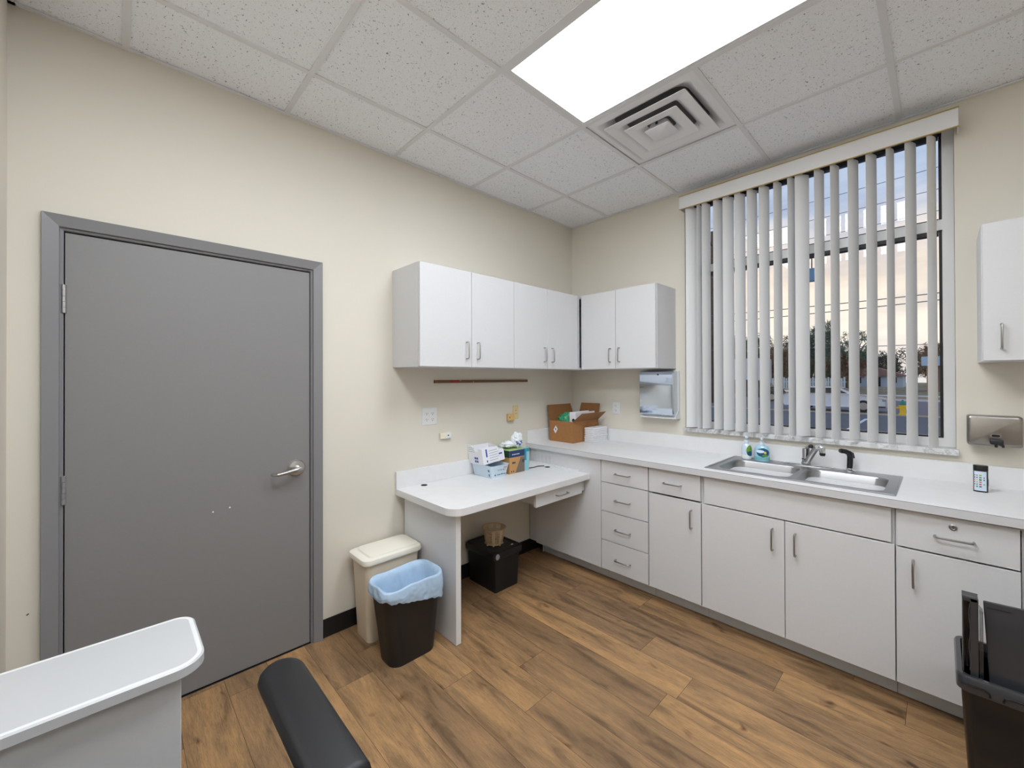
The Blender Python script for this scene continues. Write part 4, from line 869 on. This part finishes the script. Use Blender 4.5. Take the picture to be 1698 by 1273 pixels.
# vehicles: side profile lofted across the width
CARW = mat('white_car_paint', srgb(236, 242, 250), .25, coat=.6); CARD_ = mat('dark_car_paint', srgb(38, 52, 66), .25, coat=.6); CGLS = mat('car_glass', (.012, .014, .018), .08); TYRE = mat('tyre_rubber', (.012, .012, .012), .7)
def vehicle(name, label, cat, xf, y0, wid, low, cab, paint, wheels, wr):
    """low, cab: (x back from the nose, z) outlines; nose points to +x"""
    t = thing(name, label, cat, (xf-2.3, y0+wid/2, GZ))
    P = lambda pts, y, k: [(xf-x, y, GZ+.68+(z-.68)*k) for x, z in pts]
    b = B(); b.loft([P(low, y0+.10, .94), P(low, y0, 1), P(low, y0+wid, 1), P(low, y0+wid-.0+.0-.10+.10, 1)][:3]+[P(low, y0+wid-.001+.1, .94)]); bo = obj('body', b, paint, t, True)
    b = B(); b.loft([P(cab, y0+.10, 1), P([(x*.86+.14*sum(p[0] for p in cab)/len(cab), z) for x, z in cab], y0+.2, 1.0)][:1]+[P(cab, y0+wid-.02, 1)]); c = obj('cabin', b, paint, t, True)
    zc0 = cab[0][1]+.05; zc1 = max(z for _, z in cab)-.09; xa, xb = cab[0][0], cab[-1][0]; xt0, xt1 = cab[1][0], cab[-2][0]
    for f0, f1 in ((.05, .49), (.53, .95)):
        b = B(); lerp = lambda a, c_, f: a+(c_-a)*f
        pts = [(lerp(xa+.22, xb-.22, f0), zc0), (lerp(xt0+.05, xt1-.05, f0), zc1), (lerp(xt0+.05, xt1-.05, f1), zc1), (lerp(xa+.22, xb-.22, f1), zc0)]
        b.loft([P(pts, y0+.099, 1), P(pts, y0+.09, 1)]); obj('side_window', b, CGLS, c)
    b = B(); b.quad((xf-xa+.015, y0+.2, GZ+cab[0][1]+.04), (xf-xa+.015, y0+wid-.14, GZ+cab[0][1]+.04), (xf-xt0+.015, y0+wid-.2, GZ+zc1+.03), (xf-xt0+.015, y0+.26, GZ+zc1+.03)); obj('windscreen', b, CGLS, c)
    for x in wheels:
        for yy in (y0-.01, y0+wid-.1):
            b = B(); b.cyl((xf-x, yy, GZ+wr), (xf-x, yy+.2, GZ+wr), wr, wr, 24); w = obj('wheel', b, TYRE, t, True)
            b = B(); b.cyl((xf-x, yy-.004, GZ+wr), (xf-x, yy-.001, GZ+wr), wr*.62, wr*.62, 20); obj('hubcap', b, STEEL, w, True)
    b = B(); b.box(xf-.16, xf+.006, y0+.06, y0+.35, GZ+.60, GZ+.72, .02); obj('headlight', b, GREYPL, bo); b = B(); b.box(xf-.75, xf-.02, y0-.006, y0+.03, GZ+.26, GZ+.34, .01); obj('bumper_trim', b, BLKP, bo)
vehicle('car', 'white saloon car passing on the road outside the window', 'car', .45, 26.2, 1.8,
        [(.0, .25), (-.0, .55), (.12, .74), (.9, .90), (1.35, .96), (3.7, 1.00), (4.5, .96), (4.68, .85), (4.72, .45), (4.6, .25)],
        [(1.25, .95), (2.05, 1.36), (3.05, 1.40), (3.45, 1.36), (4.2, .98)], CARW, (.92, 3.72), .32)
vehicle('car', 'dark boxy car on the far side of the road, left of the white saloon', 'car', -5.9, 34.5, 1.9,
        [(.0, .3), (.0, .75), (.12, .95), (1.0, 1.06), (4.6, 1.08), (4.75, .9), (4.75, .35), (4.6, .3)],
        [(1.05, 1.05), (1.75, 1.66), (3.0, 1.74), (4.3, 1.72), (4.68, 1.08)], CARD_, (.95, 3.75), .36)
# houses and shop
def gable(name, label, cat, x0, x1, y0, y1, z1, zr_, wm, rm, wins, over=.5):
    t = thing(name, label, cat, ((x0+x1)/2, (y0+y1)/2, GZ)); b = B(); b.box(x0, x1, y0, y1, GZ+.02, z1); w = obj('wall', b, wm, t)
    b = B(); xm = (x0+x1)/2; b.loft([[(x0-over, y0-over, z1), (xm, y0-over+.0, zr_), (x1+over, y0-over, z1), (x1+over, y0-over, z1-.12), (x0-over, y0-over, z1-.12)], [(x0-over, y1, z1), (xm, y1, zr_), (x1+over, y1, z1), (x1+over, y1, z1-.12), (x0-over, y1, z1-.12)]]); obj('roof', b, rm, t)
    for a, c, e, f in wins: b = B(); b.box(a, c, y0-.05, y0-.001, e, f); obj('window', b, CGLS, w)
    return t
gable('house', 'pale house with a low reddish roof across the road', 'house', -10.6, -2.2, 100, 110, 1.75, 3.5, mat('pale_blue_wall', srgb(186, 200, 218), .8), mat('red_brown_roof', srgb(150, 112, 108), .8), ((-9.4, -8.0, .3, 1.4), (-6.2, -5.2, -.3, 1.5), (-4.2, -3.0, .4, 1.4)))
t = thing('shop_building', 'brown building with a wide pale blue fascia far right outside', 'building', (4, 74, GZ))
b = B(); b.box(1.3, 14, 70.6, 80, GZ+.02, 2.85); obj('wall', b, mat('brown_stucco', srgb(136, 112, 108), .8), t); b = B(); b.box(.85, 14.5, 69.6, 80.4, 2.851, 4.0); obj('fascia', b, mat('pale_blue_fascia', srgb(180, 208, 236), .6), t); b = B(); b.box(1.31, 1.75, 70.0, 70.59, GZ+.02, 2.85); obj('pillar', b, mat('tan_pillar', srgb(176, 140, 110), .8), t)
t = thing('white_building', 'white building behind the trees at the far left outside', 'building', (-19, 64, GZ)); b = B(); b.box(-30, -14.6, 60, 66, GZ+.02, 4.1); obj('wall', b, mat('white_stucco', srgb(212, 220, 230), .8), t)
b = B(); b.box(-22.6, -20.2, 59.9, 59.99, 1.2, 4.0); obj('blue_panel', b, mat('blue_sign_panel', srgb(44, 62, 140), .6), t)
t = thing('picket_fence', 'white fence beyond the road in front of the trees', 'fence', (-9, 58, GZ)); b = B()
for k in range(30): b.box(-12.6+k*.25, -12.42+k*.25, 58, 58.03, GZ+.02, 1.35+.12*(k % 2))
obj('pickets', b, mat('fence_white', srgb(196, 208, 216), .8), t); b = B(); b.box(-12.7, -5.1, 58.031, 58.06, GZ+.5, GZ+.6); b.box(-12.7, -5.1, 58.031, 58.06, GZ+1.3, GZ+1.4); obj('rails', b, MATS['fence_white'], t)
# trees
BARK = mat('bark', srgb(86, 74, 64), .9, var=.2, bscale=3)
LEAF = [mat('leaf_olive', srgb(96, 96, 62), .8, var=.35, bscale=.9), mat('leaf_green', srgb(74, 100, 84), .8, var=.35, bscale=.9), mat('leaf_dark', srgb(62, 66, 56), .8, var=.4, bscale=.7), mat('leaf_brown', srgb(120, 88, 62), .8, var=.35, bscale=.8)]
def tree(label, x, y, ztop, rad, zlow, lm, n, size, seed, airy=0.):
    rn = random.Random(seed); t = thing('tree', label, 'tree', (x, y, GZ)); b = B(); zc = (ztop+zlow)/2
    b.tube([(x, y, GZ), (x+.1, y, GZ+(zlow-GZ)*.6), (x+.2, y, zc)], [rad*.07+.08, rad*.055+.06, rad*.03+.03], 8)
    for k in range(5):
        a = 2*PI*k/5+seed; b.tube([(x+.15, y, zlow*.7+zc*.3), (x+rad*.3*math.cos(a), y+rad*.3*math.sin(a), zc), (x+rad*.62*math.cos(a), y+rad*.62*math.sin(a), zc+(ztop-zc)*.45)], [rad*.03+.03, rad*.022+.02, .02], 6)
    obj('trunk', b, BARK, t, True)
    b = B(); cl = [(x+rad*.72*rn.uniform(-1, 1), y+rad*.72*rn.uniform(-1, 1), zlow+(ztop-zlow)*rn.uniform(.2, .86), rad*rn.uniform(.26, .46)*(1-.4*airy)) for _ in range(26)]
    for k in range(n):
        cx_, cy_, cz_, r = rn.choice(cl); d = Vector((rn.gauss(0, 1), rn.gauss(0, 1), rn.gauss(0, .8))).normalized()*r*rn.uniform(.3, 1.); p = Vector((cx_, cy_, cz_))+d
        u = Vector((rn.gauss(0, 1), rn.gauss(0, 1), rn.gauss(0, 1))).normalized(); v = u.orthogonal().normalized(); s_ = size*1.55*rn.uniform(.6, 1.3)
        b.loft([[p-u*s_, p+v*s_*.45-u*.1*s_], [p+v*.2*s_+u*.1*s_, p+u*s_]], closed=False)
    obj('crown', b, LEAF[lm], t)
tree('olive tree behind the dark boxy car outside', -19.5, 73, 9.2, 4.4, .4, 0, 3400, .30, 1)
tree('tall airy green tree behind the fence outside', -9.0, 63.5, 9.4, 2.9, 1.6, 1, 2200, .26, 2, .8)
tree('rounded brown-green tree beside the tall airy tree', -6.6, 70, 6.2, 2.7, .4, 3, 2400, .26, 3)
tree('dark tree left of the reddish-roofed house', -14.6, 92, 9.6, 4.6, .4, 2, 2600, .36, 4)
tree('airy green tree in front of the reddish-roofed house roof line', -4.4, 60, 7.0, 2.2, 3.2, 1, 800, .22, 5, .9)
tree('low dark tree behind the reddish-roofed house', -7.4, 124, 7.2, 5.4, .2, 2, 2400, .5, 6)
tree('brown tree above the pale blue fascia', 1.5, 118, 9.0, 3.6, .5, 3, 2600, .36, 7)
tree('olive bushy tree behind the brown tree above the fascia', 8.5, 126, 6.2, 4.0, .0, 0, 2200, .42, 8)
tree('olive tree at the far left behind the white building', -27, 80, 8.6, 5.5, .4, 0, 2400, .4, 9)
tree('brown-trunked olive tree behind the white saloon car', -14.2, 70, 7.0, 2.7, .2, 3, 2600, .26, 10)
tree('dense brown-green thicket behind the fence, left of the tall airy tree', -17.5, 86, 5.6, 4.6, -.35, 3, 3600, .40, 21)
tree('dense olive thicket behind the fence, right of the tall airy tree', -10.6, 84, 5.4, 3.6, -.35, 0, 3400, .36, 22)
tree('broad dark thicket at the far left beyond the dark boxy car', -24.5, 92, 6.0, 4.8, -.35, 2, 3200, .42, 23)
# pole, wires, sign
t = thing('utility_pole', 'tall dark wooden utility pole outside the left of the window', 'pole', (-9.66, 30, GZ)); b = B(); b.cyl((-9.66, 30, GZ-.02), (-9.66, 30, 12.7), .17, .12, 14); obj('pole', b, BARK, t, True); b = B(); b.box(-9.72, -9.60, 29.0, 31.0, 11.6, 11.75); obj('crossarm', b, BARK, t)
WIRE = mat('wire_grey', srgb(96, 100, 112), .6)
for k, (z0_, z1_, yy, rr_, lab) in enumerate(((12.0, 12.4, 27, .016, 'topmost of the three high parallel wires outside'), (11.0, 11.3, 27, .016, 'middle of the three high parallel wires outside'), (10.0, 10.2, 27, .016, 'lowest of the three high parallel wires outside'), (6.0, 5.75, 26, .024, 'thick upper cable crossing above the trees outside'), (5.4, 5.5, 26, .024, 'thick lower cable crossing above the trees outside'), (3.75, 3.15, 26, .018, 'low sagging cable in front of the tree tops'))):
    b = B(); pts = []
    for j in range(17):
        f = j/16; pts.append((-16+24*f, yy+.12*k, z0_+(z1_-z0_)*f-.5*4*f*(1-f)*.5))
    b.tube(pts, rr_, 6); tag(obj('utility_wire', b, WIRE), lab, 'wire', 'overhead wires')
t = thing('street_sign', 'blue street sign hanging from the overhead cable outside', 'sign', (-3.2, 26.6, 7.6))
b = B(); b.box(-3.88, -2.55, 26.58, 26.62, 7.10, 7.92, .03); obj('sign_panel', b, mat('sign_blue', srgb(104, 146, 186), .5), t); b = B(); b.box(-3.88, -2.55, 26.575, 26.579, 7.10, 7.17); obj('sign_border', b, mat('sign_edge', srgb(60, 90, 110), .5), t)
b = B(); b.tube([(-3.6, 26.6, 7.92), (-3.6, 26.6, 8.6)], .03, 8); b.tube([(-2.8, 26.6, 7.92), (-2.8, 26.6, 8.9)], .03, 8); b.tube([(-3.9, 26.6, 7.86), (-3.75, 26.6, 8.02), (-3.6, 26.6, 8.05)], .03, 8); obj('hanger_bracket', b, MATS['sign_edge'], t, True)
b = B(); b.tube([(-16, 26.6, 8.0), (-3.6, 26.6, 8.6), (-2.8, 26.6, 8.9), (8, 26.6, 9.0)], .015, 6); tag(obj('utility_wire', b, WIRE), 'cable that carries the blue street sign', 'wire', 'overhead wires')
# ------------------------------------------------------------------ sky
Wd = bpy.data.worlds.new('dusk_sky'); SC.world = Wd; Wd.use_nodes = True; nt = Wd.node_tree; nt.nodes.clear(); L = nt.links.new
tc = nt.nodes.new('ShaderNodeTexCoord'); sx = nt.nodes.new('ShaderNodeSeparateXYZ'); L(tc.outputs['Generated'], sx.inputs[0])
rp = nt.nodes.new('ShaderNodeValToRGB'); e = rp.color_ramp.elements
stops = [(0.0, srgb(120, 112, 104)), (.49, srgb(236, 230, 226)), (.53, srgb(252, 242, 228)), (.60, srgb(250, 234, 214)), (.625, srgb(236, 226, 220)), (.66, srgb(186, 200, 222)), (.76, srgb(160, 184, 216)), (1, srgb(140, 164, 200))]
while len(e) < len(stops): e.new(.5)
for q, (p, c) in zip(e, stops): q.position = p; q.color = (*c, 1)
mp = nt.nodes.new('ShaderNodeMapping'); mp.inputs['Scale'].default_value = (5, 5, 16); L(tc.outputs['Generated'], mp.inputs['Vector'])
n1 = nt.nodes.new('ShaderNodeTexNoise'); n1.inputs['Scale'].default_value = 1.3; n1.inputs['Detail'].default_value = 5; L(mp.outputs[0], n1.inputs['Vector'])
ma = nt.nodes.new('ShaderNodeMath'); ma.operation = 'MULTIPLY_ADD'; ma.inputs[1].default_value = .5; ma.inputs[2].default_value = .5; L(sx.outputs['Z'], ma.inputs[0])
mb = nt.nodes.new('ShaderNodeMath'); mb.operation = 'MULTIPLY_ADD'; mb.inputs[1].default_value = .05; L(n1.outputs['Fac'], mb.inputs[0]); mc = nt.nodes.new('ShaderNodeMath'); mc.operation = 'SUBTRACT'; mc.inputs[1].default_value = .025; L(ma.outputs[0], mc.inputs[0]); L(mc.outputs[0], mb.inputs[2])
L(mb.outputs[0], rp.inputs['Fac'])
cl = nt.nodes.new('ShaderNodeValToRGB'); cl.color_ramp.elements[0].position = .42; cl.color_ramp.elements[0].color = (1, 1, 1, 1); cl.color_ramp.elements[1].position = .66; cl.color_ramp.elements[1].color = (.78, .80, .86, 1); L(n1.outputs['Fac'], cl.inputs['Fac'])
mx = nt.nodes.new('ShaderNodeMix'); mx.data_type = 'RGBA'; mx.blend_type = 'MULTIPLY'; mx.inputs['Factor'].default_value = 1; L(rp.outputs['Color'], mx.inputs['A']); L(cl.outputs['Color'], mx.inputs['B'])
bgn = nt.nodes.new('ShaderNodeBackground'); bgn.inputs['Strength'].default_value = 1.08; L(mx.outputs['Result'], bgn.inputs['Color'])
wo = nt.nodes.new('ShaderNodeOutputWorld'); L(bgn.outputs[0], wo.inputs[0])
# ------------------------------------------------------------------ camera and colour
cd = bpy.data.cameras.new('camera'); cam = bpy.data.objects.new('camera', cd); COL.objects.link(cam)
r_ = Vector((.69362959, .72032524, -.00309009)); u_ = Vector((.00557021, -.00107399, .99998391)); d_ = Vector((-.72031033, .69363564, .00475732))
cam.matrix_world = Matrix(((r_.x, u_.x, -d_.x, 2.40484574), (r_.y, u_.y, -d_.y, -3.1072468), (r_.z, u_.z, -d_.z, 1.45240851), (0, 0, 0, 1)))
cd.sensor_fit = 'HORIZONTAL'; cd.sensor_width = 36; cd.lens = 682.21565/1698*36; cd.shift_y = (623.772-636.5)/1698; cd.clip_start = .02; cd.clip_end = 500
SC.camera = cam
SC.view_settings.view_transform = 'Standard'; SC.view_settings.look = 'None'; SC.view_settings.gamma = 1; SC.view_settings.use_curve_mapping = False
SC.view_settings.exposure = 0.1
